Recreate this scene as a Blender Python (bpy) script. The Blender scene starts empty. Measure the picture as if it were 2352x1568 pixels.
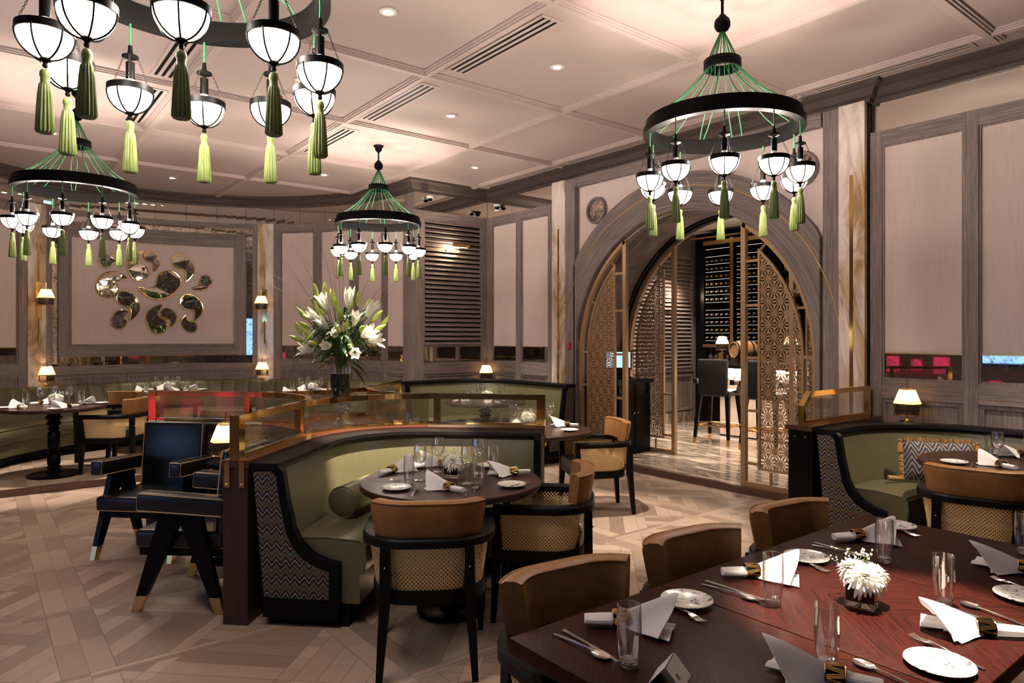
import bpy, bmesh, math, random
from mathutils import Vector, Matrix
random.seed(11)
SC = bpy.context.scene
COL = SC.collection
PI = math.pi
R = math.radians

# ------------------------------------------------------------------ mesh builder
class MB:
    def __init__(s):
        s.v = []; s.f = []; s.uv = []; s.sm = []
    def add(s, vs, fs, uvs=None, smooth=False, T=None):
        b = len(s.v)
        if T is not None:
            vs = [T @ Vector(p) for p in vs]
        s.v.extend(tuple(p) for p in vs)
        for i, f in enumerate(fs):
            s.f.append(tuple(b + k for k in f))
            s.uv.append(uvs[i] if uvs else None)
            s.sm.append(smooth)
        return s
    def box(s, c, d, rz=0.0, T=None):
        x, y, z = d[0] / 2, d[1] / 2, d[2] / 2
        m = Matrix.Translation(c) @ Matrix.Rotation(rz, 4, 'Z')
        if T is not None: m = T @ m
        vs = [(-x, -y, -z), (x, -y, -z), (x, y, -z), (-x, y, -z), (-x, -y, z), (x, -y, z), (x, y, z), (-x, y, z)]
        return s.add(vs, [(3, 2, 1, 0), (4, 5, 6, 7), (0, 1, 5, 4), (1, 2, 6, 5), (2, 3, 7, 6), (3, 0, 4, 7)], T=m)
    def rbox(s, c, d, r=.01, rz=0.0, seg=3, T=None, taper=None):
        bm = bmesh.new()
        bmesh.ops.create_cube(bm, size=1.0)
        for v in bm.verts:
            v.co = Vector((v.co.x * d[0], v.co.y * d[1], v.co.z * d[2]))
            if taper and v.co.z < 0:
                v.co.x *= taper; v.co.y *= taper
        bmesh.ops.bevel(bm, geom=bm.edges[:], offset=r, segments=seg, profile=.5, affect='EDGES')
        m = Matrix.Translation(c) @ Matrix.Rotation(rz, 4, 'Z')
        if T is not None: m = T @ m
        bm.verts.index_update()
        s.add([v.co.copy() for v in bm.verts], [[v.index for v in f.verts] for f in bm.faces], smooth=True, T=m)
        bm.free()
        return s
    def lathe(s, prof, n=20, c=(0, 0, 0), T=None, smooth=True, uvm=False, wob=None):
        vs = []; fs = []; uv = []
        m = len(prof)
        for i in range(n):
            a = 2 * PI * i / n
            for j, (r, z) in enumerate(prof):
                k = 1.0 if wob is None else wob(i, j)
                vs.append((c[0] + r * k * math.cos(a), c[1] + r * k * math.sin(a), c[2] + z))
        for i in range(n):
            i2 = (i + 1) % n
            for j in range(m - 1):
                r0, r1 = prof[j][0], prof[j + 1][0]
                if r0 < 1e-6 and r1 < 1e-6: continue
                q = (i * m + j, i2 * m + j, i2 * m + j + 1, i * m + j + 1)
                if r0 < 1e-6: q = (i * m + j, i2 * m + j + 1, i * m + j + 1)
                elif r1 < 1e-6: q = (i * m + j, i2 * m + j, i * m + j + 1)
                fs.append(q)
                if uvm:
                    R0 = max(p[0] for p in prof)
                    u0, u1 = 2 * PI * R0 * i / n, 2 * PI * R0 * (i + 1) / n
                    t = [(u0, prof[j][1]), (u1, prof[j][1]), (u1, prof[j + 1][1]), (u0, prof[j + 1][1])]
                    if len(q) == 3: t = t[:3]
                    uv.append(t)
        return s.add(vs, fs, uv if uvm else None, smooth, T)
    def tube(s, pts, r, n=8, closed=False, cap=True, T=None, smooth=True, rot=0.0):
        pts = [Vector(p) for p in pts]
        N = len(pts)
        rs = r if isinstance(r, (list, tuple)) else [r] * N
        vs = []; fs = []
        up = None
        for i, p in enumerate(pts):
            if closed: t = pts[(i + 1) % N] - pts[i - 1]
            elif i == 0: t = pts[1] - pts[0]
            elif i == N - 1: t = pts[-1] - pts[-2]
            else: t = pts[i + 1] - pts[i - 1]
            if t.length < 1e-9: t = Vector((0, 0, 1))
            t.normalize()
            if up is None:
                up = Vector((0, 0, 1)) if abs(t.z) < .9 else Vector((0, 1, 0))
            a = up - t * up.dot(t)
            if a.length < 1e-6:
                a = Vector((1, 0, 0)) - t * t.x
            a.normalize(); up = a
            b = t.cross(a)
            for k in range(n):
                q = 2 * PI * k / n + rot
                vs.append(p + (a * math.cos(q) + b * math.sin(q)) * rs[i])
        M = N if closed else N - 1
        for i in range(M):
            i2 = (i + 1) % N
            for k in range(n):
                k2 = (k + 1) % n
                fs.append((i * n + k, i2 * n + k, i2 * n + k2, i * n + k2)[::-1])
        if cap and not closed:
            fs.append(tuple(range(n))); fs.append(tuple((N - 1) * n + k for k in range(n - 1, -1, -1)))
        return s.add(vs, fs, smooth=smooth and n > 4, T=T)
    def prism(s, poly, z0, z1, T=None, smooth=False):
        n = len(poly)
        A = sum(poly[i][0] * poly[(i + 1) % n][1] - poly[(i + 1) % n][0] * poly[i][1] for i in range(n))
        if A < 0: poly = poly[::-1]
        vs = [(p[0], p[1], z0) for p in poly] + [(p[0], p[1], z1) for p in poly]
        s.add(vs, [tuple(range(n - 1, -1, -1)), tuple(range(n, 2 * n))], [[(p[0], p[1]) for p in poly[::-1]], [(p[0], p[1]) for p in poly]], False, T)
        return s.add(vs, [(i, (i + 1) % n, n + (i + 1) % n, n + i) for i in range(n)], None, smooth, T)
    def grid(s, fn, nu, nv, cu=False, cv=False, smooth=True, T=None, uvf=None, flip=False):
        U = nu if cu else nu + 1
        V = nv if cv else nv + 1
        vs = [fn(i / nu, j / nv) for i in range(U) for j in range(V)]
        fs = []; uv = []
        for i in range(nu):
            for j in range(nv):
                i2, j2 = (i + 1) % U, (j + 1) % V
                q = (i * V + j, i2 * V + j, i2 * V + j2, i * V + j2)
                fs.append(q[::-1] if flip else q)
                if uvf:
                    t = [uvf(i / nu, j / nv), uvf((i + 1) / nu, j / nv), uvf((i + 1) / nu, (j + 1) / nv), uvf(i / nu, (j + 1) / nv)]
                    uv.append(t[::-1] if flip else t)
        return s.add(vs, fs, uv if uvf else None, smooth, T)
    def shell(s, fn, nu, nv, th, smooth=True, T=None):
        """a sheet with real thickness th (closed solid)"""
        P = [[Vector(fn(i / nu, j / nv)) for j in range(nv + 1)] for i in range(nu + 1)]
        vs = []
        for sgn in (.5, -.5):
            for i in range(nu + 1):
                for j in range(nv + 1):
                    a = P[min(i + 1, nu)][j] - P[max(i - 1, 0)][j]
                    b = P[i][min(j + 1, nv)] - P[i][max(j - 1, 0)]
                    nn = a.cross(b)
                    if nn.length < 1e-12: nn = Vector((0, 0, 1))
                    nn.normalize()
                    vs.append(P[i][j] + nn * th * sgn)
        W = nv + 1; O = (nu + 1) * W
        fs = []
        for i in range(nu):
            for j in range(nv):
                q = (i * W + j, (i + 1) * W + j, (i + 1) * W + j + 1, i * W + j + 1)
                fs.append(q); fs.append(tuple(O + k for k in q[::-1]))
        for i in range(nu):
            fs.append((i * W, O + i * W, O + (i + 1) * W, (i + 1) * W))
            fs.append((i * W + nv, (i + 1) * W + nv, O + (i + 1) * W + nv, O + i * W + nv))
        for j in range(nv):
            fs.append((j, j + 1, O + j + 1, O + j))
            fs.append((nu * W + j, O + nu * W + j, O + nu * W + j + 1, nu * W + j + 1))
        return s.add(vs, fs, None, smooth, T)
    def ball(s, c, r, nu=12, nv=8, sc=(1, 1, 1), T=None):
        pr = [(r * math.sin(PI * j / nv), -r * math.cos(PI * j / nv)) for j in range(nv + 1)]
        pr[0] = (0, pr[0][1]); pr[-1] = (0, pr[-1][1])
        m = Matrix.Translation(c) @ Matrix.Diagonal((*sc, 1))
        if T is not None: m = T @ m
        return s.lathe(pr, nu, T=m)
    def sweep(s, path, prof, cap=True, closed=False, cprof=True, smooth=False, T=None, v0=0.0):
        """path: (x,y,nx,ny,s) list; prof: (d,z) list."""
        N = len(path); m = len(prof)
        vs = []; fs = []; uv = []
        L = [v0]
        for j in range(m):
            a, b = prof[j], prof[(j + 1) % m]
            L.append(L[-1] + math.hypot(a[0] - b[0], a[1] - b[1]))
        for (x, y, nx, ny, ss) in path:
            for d, z in prof:
                vs.append((x + nx * d, y + ny * d, z))
        M = m if cprof else m - 1
        for i in range(N if closed else N - 1):
            i2 = (i + 1) % N
            for j in range(M):
                j2 = (j + 1) % m
                fs.append((i * m + j, i2 * m + j, i2 * m + j2, i * m + j2))
                s0 = path[i][4]; s1 = path[i2][4] if i2 else path[i][4] + .1
                uv.append([(s0, L[j]), (s1, L[j]), (s1, L[j + 1]), (s0, L[j + 1])])
        s.add(vs, fs, uv, smooth, T)
        if cap and cprof and not closed:
            s.add([vs[k] for k in range(m)], [tuple(range(m - 1, -1, -1))], [[prof[k] for k in range(m - 1, -1, -1)]], False, T)
            s.add([vs[(N - 1) * m + k] for k in range(m)], [tuple(range(m))], [list(prof)], False, T)
        return s
    def build(s, name, mat, parent=None, world=True, kind=None, label=None, origin=None):
        """parent with world=True: the coordinates are world coordinates, made local to the parent's base"""
        me = bpy.data.meshes.new(name)
        vs = s.v
        off = None
        if parent is not None and world: off = parent_loc(parent)
        elif origin is not None: off = Vector(origin)
        if off is not None: vs = [tuple(Vector(p) - off) for p in vs]
        me.from_pydata(vs, [], s.f)
        if any(u is not None for u in s.uv):
            ul = me.uv_layers.new(name='UVMap')
            k = 0
            dat = []
            for f, u in zip(s.f, s.uv):
                if u is None: dat.extend([0.0] * (2 * len(f)))
                else:
                    for q in u: dat.extend((q[0], q[1]))
            ul.data.foreach_set('uv', dat)
        me.polygons.foreach_set('use_smooth', s.sm)
        bm = bmesh.new(); bm.from_mesh(me)
        bmesh.ops.recalc_face_normals(bm, faces=bm.faces[:])
        bm.to_mesh(me); bm.free()
        if any(s.sm):
            try: me.set_sharp_from_angle(angle=R(42))
            except Exception: pass
        if mat is not None: me.materials.append(mat)
        o = bpy.data.objects.new(name, me)
        COL.objects.link(o)
        if parent is not None: o.parent = parent
        elif origin is not None: o.location = origin
        if kind: o['kind'] = kind
        if label: o['label'] = label
        return o

def parent_loc(p):
    l = Vector(p.location)
    while p.parent is not None:
        p = p.parent; l = l + Vector(p.location)
    return l

def tag(o, label, cat, group=None):
    o['label'] = label; o['category'] = cat
    if group: o['group'] = group
    return o
def thing(name, label, cat, loc=(0, 0, 0), rz=0.0, group=None):
    o = bpy.data.objects.new(name, None)
    o.empty_display_size = .1
    COL.objects.link(o)
    o.location = loc; o.rotation_euler = (0, 0, rz)
    return tag(o, label, cat, group)
def struct(name, loc=(0, 0, 0)):
    o = bpy.data.objects.new(name, None)
    COL.objects.link(o); o.location = loc; o['kind'] = 'structure'
    return o
KIDS = {}
def kids(o):
    if o.name not in KIDS: KIDS[o.name] = [c for c in bpy.data.objects if c.parent is o]
    return KIDS[o.name]
def dup(root, loc, rz=None, label=None, group=None):
    """a copy of a thing with copies of its parts and sub-parts (mesh data shared)"""
    r = root.copy(); COL.objects.link(r); r.location = loc
    if rz is not None: r.rotation_euler = (0, 0, rz)
    if label: r['label'] = label
    if group: r['group'] = group
    for ch in kids(root):
        c = ch.copy(); COL.objects.link(c); c.parent = r
        for g in kids(ch):
            d = g.copy(); COL.objects.link(d); d.parent = c
    return r
def euler_to(o, direction):
    o.rotation_euler = Vector(direction).to_track_quat('-Z', 'Y').to_euler()

# ------------------------------------------------------------------ plan paths (x, y, nx, ny, s)
def line_path(p0, p1, nrm, n=1):
    L = math.hypot(p1[0] - p0[0], p1[1] - p0[1])
    return [(p0[0] + (p1[0] - p0[0]) * i / n, p0[1] + (p1[1] - p0[1]) * i / n, nrm[0], nrm[1], L * i / n) for i in range(n + 1)]
def arc_path(c, r, a0, a1, n, inward=True):
    o = []
    for i in range(n + 1):
        a = R(a0 + (a1 - a0) * i / n)
        k = -1 if inward else 1
        o.append((c[0] + r * math.cos(a), c[1] + r * math.sin(a), k * math.cos(a), k * math.sin(a), r * abs(R(a1 - a0)) * i / n))
    return o
def fillet_path(P0, C, P1, r, n=14, nl=1):
    P0, C, P1 = Vector(P0), Vector(C), Vector(P1)
    u0 = (P0 - C); L0 = u0.length; u0.normalize()
    u1 = (P1 - C); L1 = u1.length; u1.normalize()
    O = C + (u0 + u1) * r
    out = []; s = 0.0
    for i in range(nl + 1):
        p = P0 - u0 * (L0 - r) * i / nl
        out.append((p.x, p.y, u1.x, u1.y, (L0 - r) * i / nl))
    s = L0 - r
    for i in range(1, n):
        a = PI / 2 * i / n
        d = u1 * math.cos(a) + u0 * math.sin(a)   # inward normal turns from u1 to u0
        p = O - d * r
        out.append((p.x, p.y, d.x, d.y, s + r * a))
    s += r * PI / 2
    for i in range(nl + 1):
        p = C + u1 * (r + (L1 - r) * i / nl)
        out.append((p.x, p.y, u0.x, u0.y, s + (L1 - r) * i / nl))
    return out
def poly_path(pts, closed=False):
    """mitred path; normals to the LEFT of travel"""
    n = len(pts); out = []; s = 0
    for i in range(n):
        p = Vector(pts[i])
        a = None; b = None
        if i > 0 or closed: a = (p - Vector(pts[i - 1])).normalized()
        if i < n - 1 or closed: b = (Vector(pts[(i + 1) % n]) - p).normalized()
        if a is None: a = b
        if b is None: b = a
        na = Vector((-a.y, a.x)); nb = Vector((-b.y, b.x))
        m = na + nb
        if m.length < 1e-6: m = na.copy()
        m.normalize()
        k = 1.0 / max(.35, m.dot(na))
        if i > 0: s += (p - Vector(pts[i - 1])).length
        out.append((p.x, p.y, m.x * k, m.y * k, s))
    return out
def sub_path(path, s0, s1):
    """the stretch of a path between two arc lengths"""
    def at(s):
        for a, b in zip(path, path[1:]):
            if a[4] - 1e-9 <= s <= b[4] + 1e-9 and b[4] > a[4]:
                t = (s - a[4]) / (b[4] - a[4])
                q = [a[k] + (b[k] - a[k]) * t for k in range(5)]
                return tuple(q)
        return path[-1] if s > path[-1][4] else path[0]
    return [at(s0)] + [p for p in path if s0 + 1e-6 < p[4] < s1 - 1e-6] + [at(s1)]
def wbox(mb, path, s0, s1, z0, z1, d0, d1):
    mb.sweep(sub_path(path, s0, s1), [(d0, z0), (d1, z0), (d1, z1), (d0, z1)])
def wframe(mb, path, s0, s1, z0, z1, w, d0, d1):
    wbox(mb, path, s0, s0 + w, z0, z1, d0, d1); wbox(mb, path, s1 - w, s1, z0, z1, d0, d1)
    wbox(mb, path, s0 + w, s1 - w, z0, z0 + w, d0, d1); wbox(mb, path, s0 + w, s1 - w, z1 - w, z1, d0, d1)
# ------------------------------------------------------------------ materials
def nd(t, typ, ins=None, **pr):
    n = t.nodes.new(typ)
    for k, v in pr.items(): setattr(n, k, v)
    for k, v in (ins or {}).items():
        if isinstance(v, bpy.types.NodeSocket): t.links.new(v, n.inputs[k])
        elif v is not None: n.inputs[k].default_value = v
    return n
def mt(t, op, a, b=None, c=None, clamp=False):
    n = t.nodes.new('ShaderNodeMath'); n.operation = op; n.use_clamp = clamp
    for i, v in enumerate((a, b, c)):
        if v is None: continue
        if isinstance(v, bpy.types.NodeSocket): t.links.new(v, n.inputs[i])
        else: n.inputs[i].default_value = v
    return n.outputs[0]
def rgb(c): return (c[0], c[1], c[2], 1.0)
def newm(name):
    m = bpy.data.materials.new(name); m.use_nodes = True
    t = m.node_tree; t.nodes.clear()
    out = t.nodes.new('ShaderNodeOutputMaterial')
    return m, t, out
def princ(t, out, **ins):
    p = t.nodes.new('ShaderNodeBsdfPrincipled')
    for k, v in ins.items():
        k = {'col': 'Base Color', 'rough': 'Roughness', 'metal': 'Metallic', 'spec': 'Specular IOR Level', 'nrm': 'Normal', 'alpha': 'Alpha',
             'coat': 'Coat Weight', 'coatr': 'Coat Roughness', 'sheen': 'Sheen Weight', 'emi': 'Emission Color', 'emis': 'Emission Strength', 'trans': 'Transmission Weight', 'ior': 'IOR'}[k]
        if isinstance(v, bpy.types.NodeSocket): t.links.new(v, p.inputs[k])
        else:
            if isinstance(v, tuple) and len(v) == 3: v = rgb(v)
            p.inputs[k].default_value = v
    if out is not None: t.links.new(p.outputs[0], out.inputs[0])
    return p
def ramp(t, fac, stops, interp='LINEAR'):
    n = t.nodes.new('ShaderNodeValToRGB'); n.color_ramp.interpolation = interp
    e = n.color_ramp.elements
    while len(e) > 2: e.remove(e[-1])
    for i, (p, c) in enumerate(stops):
        if i < 2: e[i].position = p; e[i].color = rgb(c)
        else:
            q = e.new(p); q.color = rgb(c)
    t.links.new(fac, n.inputs[0])
    return n.outputs[0]
def coords(t, kind='Object', scale=(1, 1, 1), rot=(0, 0, 0), loc=(0, 0, 0)):
    tc = t.nodes.new('ShaderNodeTexCoord')
    mp = nd(t, 'ShaderNodeMapping', {0: tc.outputs[kind], 1: loc, 2: rot, 3: scale})
    return mp.outputs[0]
def noise(t, vec, scale, detail=3, rough=.5, dist=0):
    return nd(t, 'ShaderNodeTexNoise', {'Vector': vec, 'Scale': scale, 'Detail': detail, 'Roughness': rough, 'Distortion': dist}).outputs[0]
def bump(t, h, strength=.2, dist=.01):
    return nd(t, 'ShaderNodeBump', {'Height': h, 'Strength': strength, 'Distance': dist}).outputs[0]
def mixc(t, f, a, b, typ='MIX'):
    n = t.nodes.new('ShaderNodeMix'); n.data_type = 'RGBA'; n.blend_type = typ
    for k, v in ((0, f), (6, a), (7, b)):
        if isinstance(v, bpy.types.NodeSocket): t.links.new(v, n.inputs[k])
        else: n.inputs[k].default_value = rgb(v) if isinstance(v, tuple) else v
    return n.outputs[2]
def sepxyz(t, v):
    n = nd(t, 'ShaderNodeSeparateXYZ', {0: v}); return n.outputs[0], n.outputs[1], n.outputs[2]
def comb(t, x, y, z=0.0):
    return nd(t, 'ShaderNodeCombineXYZ', {0: x, 1: y, 2: z}).outputs[0]

def plain(name, col, rough=.5, metal=0.0, spec=.5, var=0.0, bmp=0.0, scale=40, coat=0.0):
    m, t, out = newm(name)
    kw = dict(rough=rough, metal=metal, spec=spec, coat=coat, coatr=.1)
    c = coords(t)
    if var:
        nz = noise(t, c, scale, 4)
        kw['col'] = ramp(t, nz, [(.3, tuple(x * (1 - var) for x in col)), (.7, tuple(min(1, x * (1 + var)) for x in col))])
    else: kw['col'] = col
    if bmp: kw['nrm'] = bump(t, noise(t, c, scale * 3, 4), bmp, .004)
    princ(t, out, **kw)
    return m
def woodm(name, c1, c2, axis='z', rough=.5, fine=70, coat=0.0, pore=.35, spec=.4):
    m, t, out = newm(name)
    f = fine; l = 1.6
    sc = {'z': (f, f, l), 'x': (l, f, f), 'y': (f, l, f), 'h': (l, l, f)}[axis]
    v = coords(t, scale=sc)
    n1 = noise(t, v, 1.0, 5, .6, .6)
    v2 = coords(t, scale=tuple(k * 3.5 for k in sc))
    n2 = noise(t, v2, 1.0, 3, .6)
    big = noise(t, coords(t, scale=tuple(max(k * .05, .4) for k in sc)), 1.0, 2)
    c = ramp(t, n1, [(.28, c1), (.72, c2)])
    c = mixc(t, mt(t, 'MULTIPLY', ramp_bw(t, n2, .52, .64), pore), c, tuple(min(1, x * 2.0 + .02) for x in c2))
    c = mixc(t, .25, c, ramp(t, big, [(.3, tuple(x * .8 for x in c1)), (.7, tuple(x * 1.15 for x in c2))]))
    princ(t, out, col=c, rough=rough, spec=spec, nrm=bump(t, n1, .25, .002), coat=coat, coatr=.12)
    return m
def ramp_bw(t, f, a, b):
    return nd(t, 'ShaderNodeMapRange', {0: f, 1: a, 2: b, 3: 0.0, 4: 1.0}).outputs[0]
def emis(name, col, s):
    m, t, out = newm(name)
    e = nd(t, 'ShaderNodeEmission', {0: rgb(col), 1: s}); t.links.new(e.outputs[0], out.inputs[0])
    return m
def glassm(name, tint=(1, 1, 1), refl=.06, rough=.0, edge=1.45):
    """clear thin-walled glass: see-through with Fresnel reflections"""
    m, t, out = newm(name)
    tr = nd(t, 'ShaderNodeBsdfTransparent', {0: rgb(tint)})
    gl = nd(t, 'ShaderNodeBsdfGlossy', {0: (1, 1, 1, 1), 1: rough})
    fr = nd(t, 'ShaderNodeLayerWeight', {0: .5})
    f = mt(t, 'ADD', mt(t, 'MULTIPLY', mt(t, 'POWER', fr.outputs[1], 1.9), .85), refl, clamp=True)
    mx = nd(t, 'ShaderNodeMixShader', {0: f, 1: tr.outputs[0], 2: gl.outputs[0]})
    t.links.new(mx.outputs[0], out.inputs[0])
    return m
MAT = {}
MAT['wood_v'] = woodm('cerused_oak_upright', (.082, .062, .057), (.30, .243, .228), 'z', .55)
MAT['wood_c'] = woodm('shade_tinted_cornice_oak', (.030, .021, .019), (.085, .062, .056), 'h', .55)  # the same oak, with the cornice's weaker light darkened into its colour
MAT['wood_h'] = woodm('cerused_oak_level', (.082, .062, .057), (.30, .243, .228), 'h', .55)
MAT['fabric'] = None
def _fab():
    m, t, out = newm('silk_wall_panel')
    n1 = noise(t, coords(t, scale=(260, 260, 3)), 1.0, 3, .6)
    n2 = noise(t, coords(t, scale=(60, 60, 1.2)), 1.0, 3, .7)
    c = ramp(t, n1, [(.3, (.64, .53, .485)), (.7, (.74, .62, .57))])
    c = mixc(t, mt(t, 'MULTIPLY', ramp_bw(t, n2, .66, .76), .22), c, (.36, .26, .22))
    princ(t, out, col=c, rough=.7, spec=.3, nrm=bump(t, n1, .15, .001))
    return m
MAT['fabric'] = _fab()
MAT['ceiling'] = plain('ceiling_paint', (.475, .385, .355), .75, var=.02, scale=2)
MAT['trimpaint'] = plain('ceiling_moulding_paint', (.51, .42, .39), .6)
MAT['barceil'] = plain('bar_ceiling_paint', (.8, .76, .72), .7)
MAT['black'] = plain('black_lacquer', (.003, .003, .0034), .30, spec=.12)
MAT['blackw'] = woodm('black_stained_wood', (.003, .0026, .0026), (.007, .0055, .005), 'z', .45, pore=.04, spec=.14)
MAT['iron'] = plain('black_bronze_metal', (.0022, .0022, .0022), .45, 0.0, .07, var=.2, scale=60)
MAT['chain'] = plain('dark_chain_metal', (.03, .025, .022), .4, .6)
MAT['mahog'] = woodm('mahogany', (.030, .010, .007), (.085, .030, .020), 'h', .3, 60, coat=.4, pore=.1)
MAT['mahogv'] = woodm('mahogany_upright', (.022, .008, .007), (.050, .018, .015), 'z', .4, 60, coat=.2, pore=.1)
MAT['darkstep'] = woodm('dark_step_wood', (.040, .018, .012), (.12, .060, .040), 'h', .35, 50, coat=.2)
MAT['brass'] = plain('polished_brass', (.95, .64, .25), .09, 1.0, var=.05, scale=8)
MAT['brassb'] = plain('brushed_brass', (.72, .46, .17), .28, 1.0)
MAT['goldp'] = plain('bronze_gold_screen_paint', (.40, .255, .135), .42, .4)
MAT['leather'] = plain('tan_leather', (.235, .110, .034), .45, spec=.32, var=.14, bmp=.05, scale=25)
MAT['green'] = plain('sage_leather', (.104, .096, .050), .36, spec=.45, var=.06, bmp=.04, scale=18)
MAT['greend'] = plain('sage_leather_piping', (.10, .10, .055), .5)
MAT['greyg'] = plain('olive_tufted_leather', (.115, .108, .056), .42, spec=.4, var=.08, bmp=.04, scale=20)
MAT['seatd'] = plain('dark_olive_seat_leather', (.035, .035, .020), .4)
MAT['bleather'] = plain('black_leather', (.006, .006, .007), .30, spec=.45, bmp=.10, scale=60)
MAT['piping'] = plain('gold_piping', (.45, .32, .18), .5)
def _linen():
    m, t, out = newm('white_linen')
    d = nd(t, 'ShaderNodeBsdfDiffuse', {0: (.86, .84, .83, 1), 'Normal': bump(t, noise(t, coords(t), 300, 2), .08, .002)}); tr = nd(t, 'ShaderNodeBsdfTranslucent', {0: (.86, .84, .83, 1)})
    mx = nd(t, 'ShaderNodeMixShader', {0: .3, 1: d.outputs[0], 2: tr.outputs[0]}); t.links.new(mx.outputs[0], out.inputs[0]); return m
MAT['linen'] = _linen()
MAT['china'] = None
def _china():
    m, t, out = newm('speckled_china')
    c = coords(t)
    a = noise(t, c, 95, 2, .5, 1.2); b = noise(t, c, 28, 2)
    f = mt(t, 'MULTIPLY', ramp_bw(t, a, .56, .60), ramp_bw(t, b, .42, .56))
    princ(t, out, col=mixc(t, f, (.74, .72, .69), (.10, .10, .10)), rough=.18, coat=.3)
    return m
MAT['china'] = _china()
MAT['steel'] = plain('cutlery_steel', (.62, .60, .57), .16, 1.0)
MAT['glass'] = glassm('clear_glass', refl=.12)
MAT['cubeglass'] = glassm('cube_glass', refl=.02)
MAT['glassb'] = glassm('heavy_glass_base', (.9, .92, .9), refl=.22)
MAT['cord'] = plain('green_fabric_cord', (.004, .095, .028), .6)
MAT['cream'] = None
def _shade():
    m, t, out = newm('pleated_cream_silk')
    d = nd(t, 'ShaderNodeBsdfDiffuse', {0: (.85, .74, .55, 1)})
    tr = nd(t, 'ShaderNodeBsdfTranslucent', {0: (1.0, .80, .50, 1)})
    mx = nd(t, 'ShaderNodeMixShader', {0: .6, 1: d.outputs[0], 2: tr.outputs[0]})
    t.links.new(mx.outputs[0], out.inputs[0])
    return m
MAT['cream'] = _shade()
def _bowl():
    m, t, out = newm('frosted_glass_bowl')
    d = nd(t, 'ShaderNodeBsdfDiffuse', {0: (.6, .6, .6, 1)})
    c = noise(t, coords(t), 60, 3)
    tr = nd(t, 'ShaderNodeBsdfTranslucent', {0: ramp(t, c, [(.35, (.55, .54, .52)), (.6, (.9, .88, .85))])})
    tp = nd(t, 'ShaderNodeBsdfTransparent', {0: (1, 1, 1, 1)})
    mx = nd(t, 'ShaderNodeMixShader', {0: .65, 1: d.outputs[0], 2: tr.outputs[0]})
    m2 = nd(t, 'ShaderNodeMixShader', {0: .22, 1: mx.outputs[0], 2: tp.outputs[0]})
    t.links.new(m2.outputs[0], out.inputs[0])
    return m
MAT['bowl'] = _bowl()
MAT['bulb'] = emis('lit_bulb', (1.0, .84, .68), 75)
MAT['lampbulb'] = emis('lit_lamp_bulb', (1.0, .68, .38), 130)
MAT['down'] = emis('lit_downlight', (1.0, .88, .72), 45)
MAT['socketw'] = plain('white_socket', (.85, .82, .78), .5)
def _tassel():
    m, t, out = newm('lime_silk_tassel')
    n = noise(t, coords(t, scale=(160, 160, 6)), 1.0, 2)
    c = ramp(t, n, [(.35, (.085, .125, .02)), (.65, (.205, .275, .06))])
    princ(t, out, col=c, rough=.5, sheen=.3)
    return m
MAT['tassel'] = _tassel()
def _cane():
    m, t, out = newm('woven_cane')
    u, v, _ = sepxyz(t, coords(t, 'UV'))
    P = .0205
    def d(off):
        a = mt(t, 'SUBTRACT', mt(t, 'FRACT', mt(t, 'ADD', mt(t, 'DIVIDE', u, P), off)), .5)
        b = mt(t, 'SUBTRACT', mt(t, 'FRACT', mt(t, 'ADD', mt(t, 'DIVIDE', v, P), off)), .5)
        return mt(t, 'MAXIMUM', mt(t, 'MAXIMUM', mt(t, 'ABSOLUTE', a), mt(t, 'ABSOLUTE', b)), mt(t, 'MULTIPLY', mt(t, 'ADD', mt(t, 'ABSOLUTE', a), mt(t, 'ABSOLUTE', b)), .72))
    hole = mt(t, 'LESS_THAN', mt(t, 'MINIMUM', d(.25), d(.75)), .185)
    nz = noise(t, coords(t, 'UV', scale=(300, 300, 1)), 1.0, 2)
    c = ramp(t, nz, [(.3, (.70, .48, .20)), (.7, (.84, .62, .30))])
    p = princ(t, None, col=c, rough=.5)
    tp = nd(t, 'ShaderNodeBsdfTransparent', {0: (1, 1, 1, 1)})
    mx = nd(t, 'ShaderNodeMixShader', {0: hole, 1: p.outputs[0], 2: tp.outputs[0]})
    t.links.new(mx.outputs[0], out.inputs[0])
    return m
MAT['cane'] = _cane()
def zig(t, u, v, wl, amp):
    tri = mt(t, 'ABSOLUTE', mt(t, 'SUBTRACT', mt(t, 'FRACT', mt(t, 'DIVIDE', u, wl)), .5))
    return mt(t, 'ADD', v, mt(t, 'MULTIPLY', tri, amp))
def _chev():
    m, t, out = newm('zigzag_flamestitch_fabric')
    u, v, _ = sepxyz(t, coords(t, 'UV'))
    k = zig(t, u, v, .052, .066)
    f = mt(t, 'FRACT', mt(t, 'DIVIDE', k, .088))
    c = ramp(t, f, [(0, (.012, .010, .012)), (.10, (.36, .34, .33)), (.17, (.012, .010, .012)), (.32, (.085, .058, .045)), (.46, (.15, .10, .055)),
                    (.56, (.03, .026, .022)), (.68, (.10, .10, .075)), (.80, (.11, .08, .06)), (.90, (.03, .022, .022))], 'CONSTANT')
    n = noise(t, coords(t, 'UV', scale=(900, 900, 1)), 1, 1)
    princ(t, out, col=c, rough=.85, spec=.2, nrm=bump(t, n, .3, .001))
    return m
MAT['chev'] = _chev()
def _cush():
    m, t, out = newm('navy_zigzag_cushion_fabric')
    u, v, _ = sepxyz(t, coords(t, 'UV'))
    nz = noise(t, coords(t, 'UV', scale=(14, 14, 1)), 1, 2)
    k = mt(t, 'ADD', zig(t, u, v, .092, .165), mt(t, 'MULTIPLY', nz, .03))
    f = mt(t, 'FRACT', mt(t, 'DIVIDE', k, .044))
    princ(t, out, col=ramp(t, f, [(.0, (.30, .23, .19)), (.42, (.022, .028, .05))], 'CONSTANT'), rough=.8)
    return m
MAT['cush'] = _cush()
MAT['fringe'] = plain('gold_fringe', (.40, .22, .07), .7, var=.3, scale=120)
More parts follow.
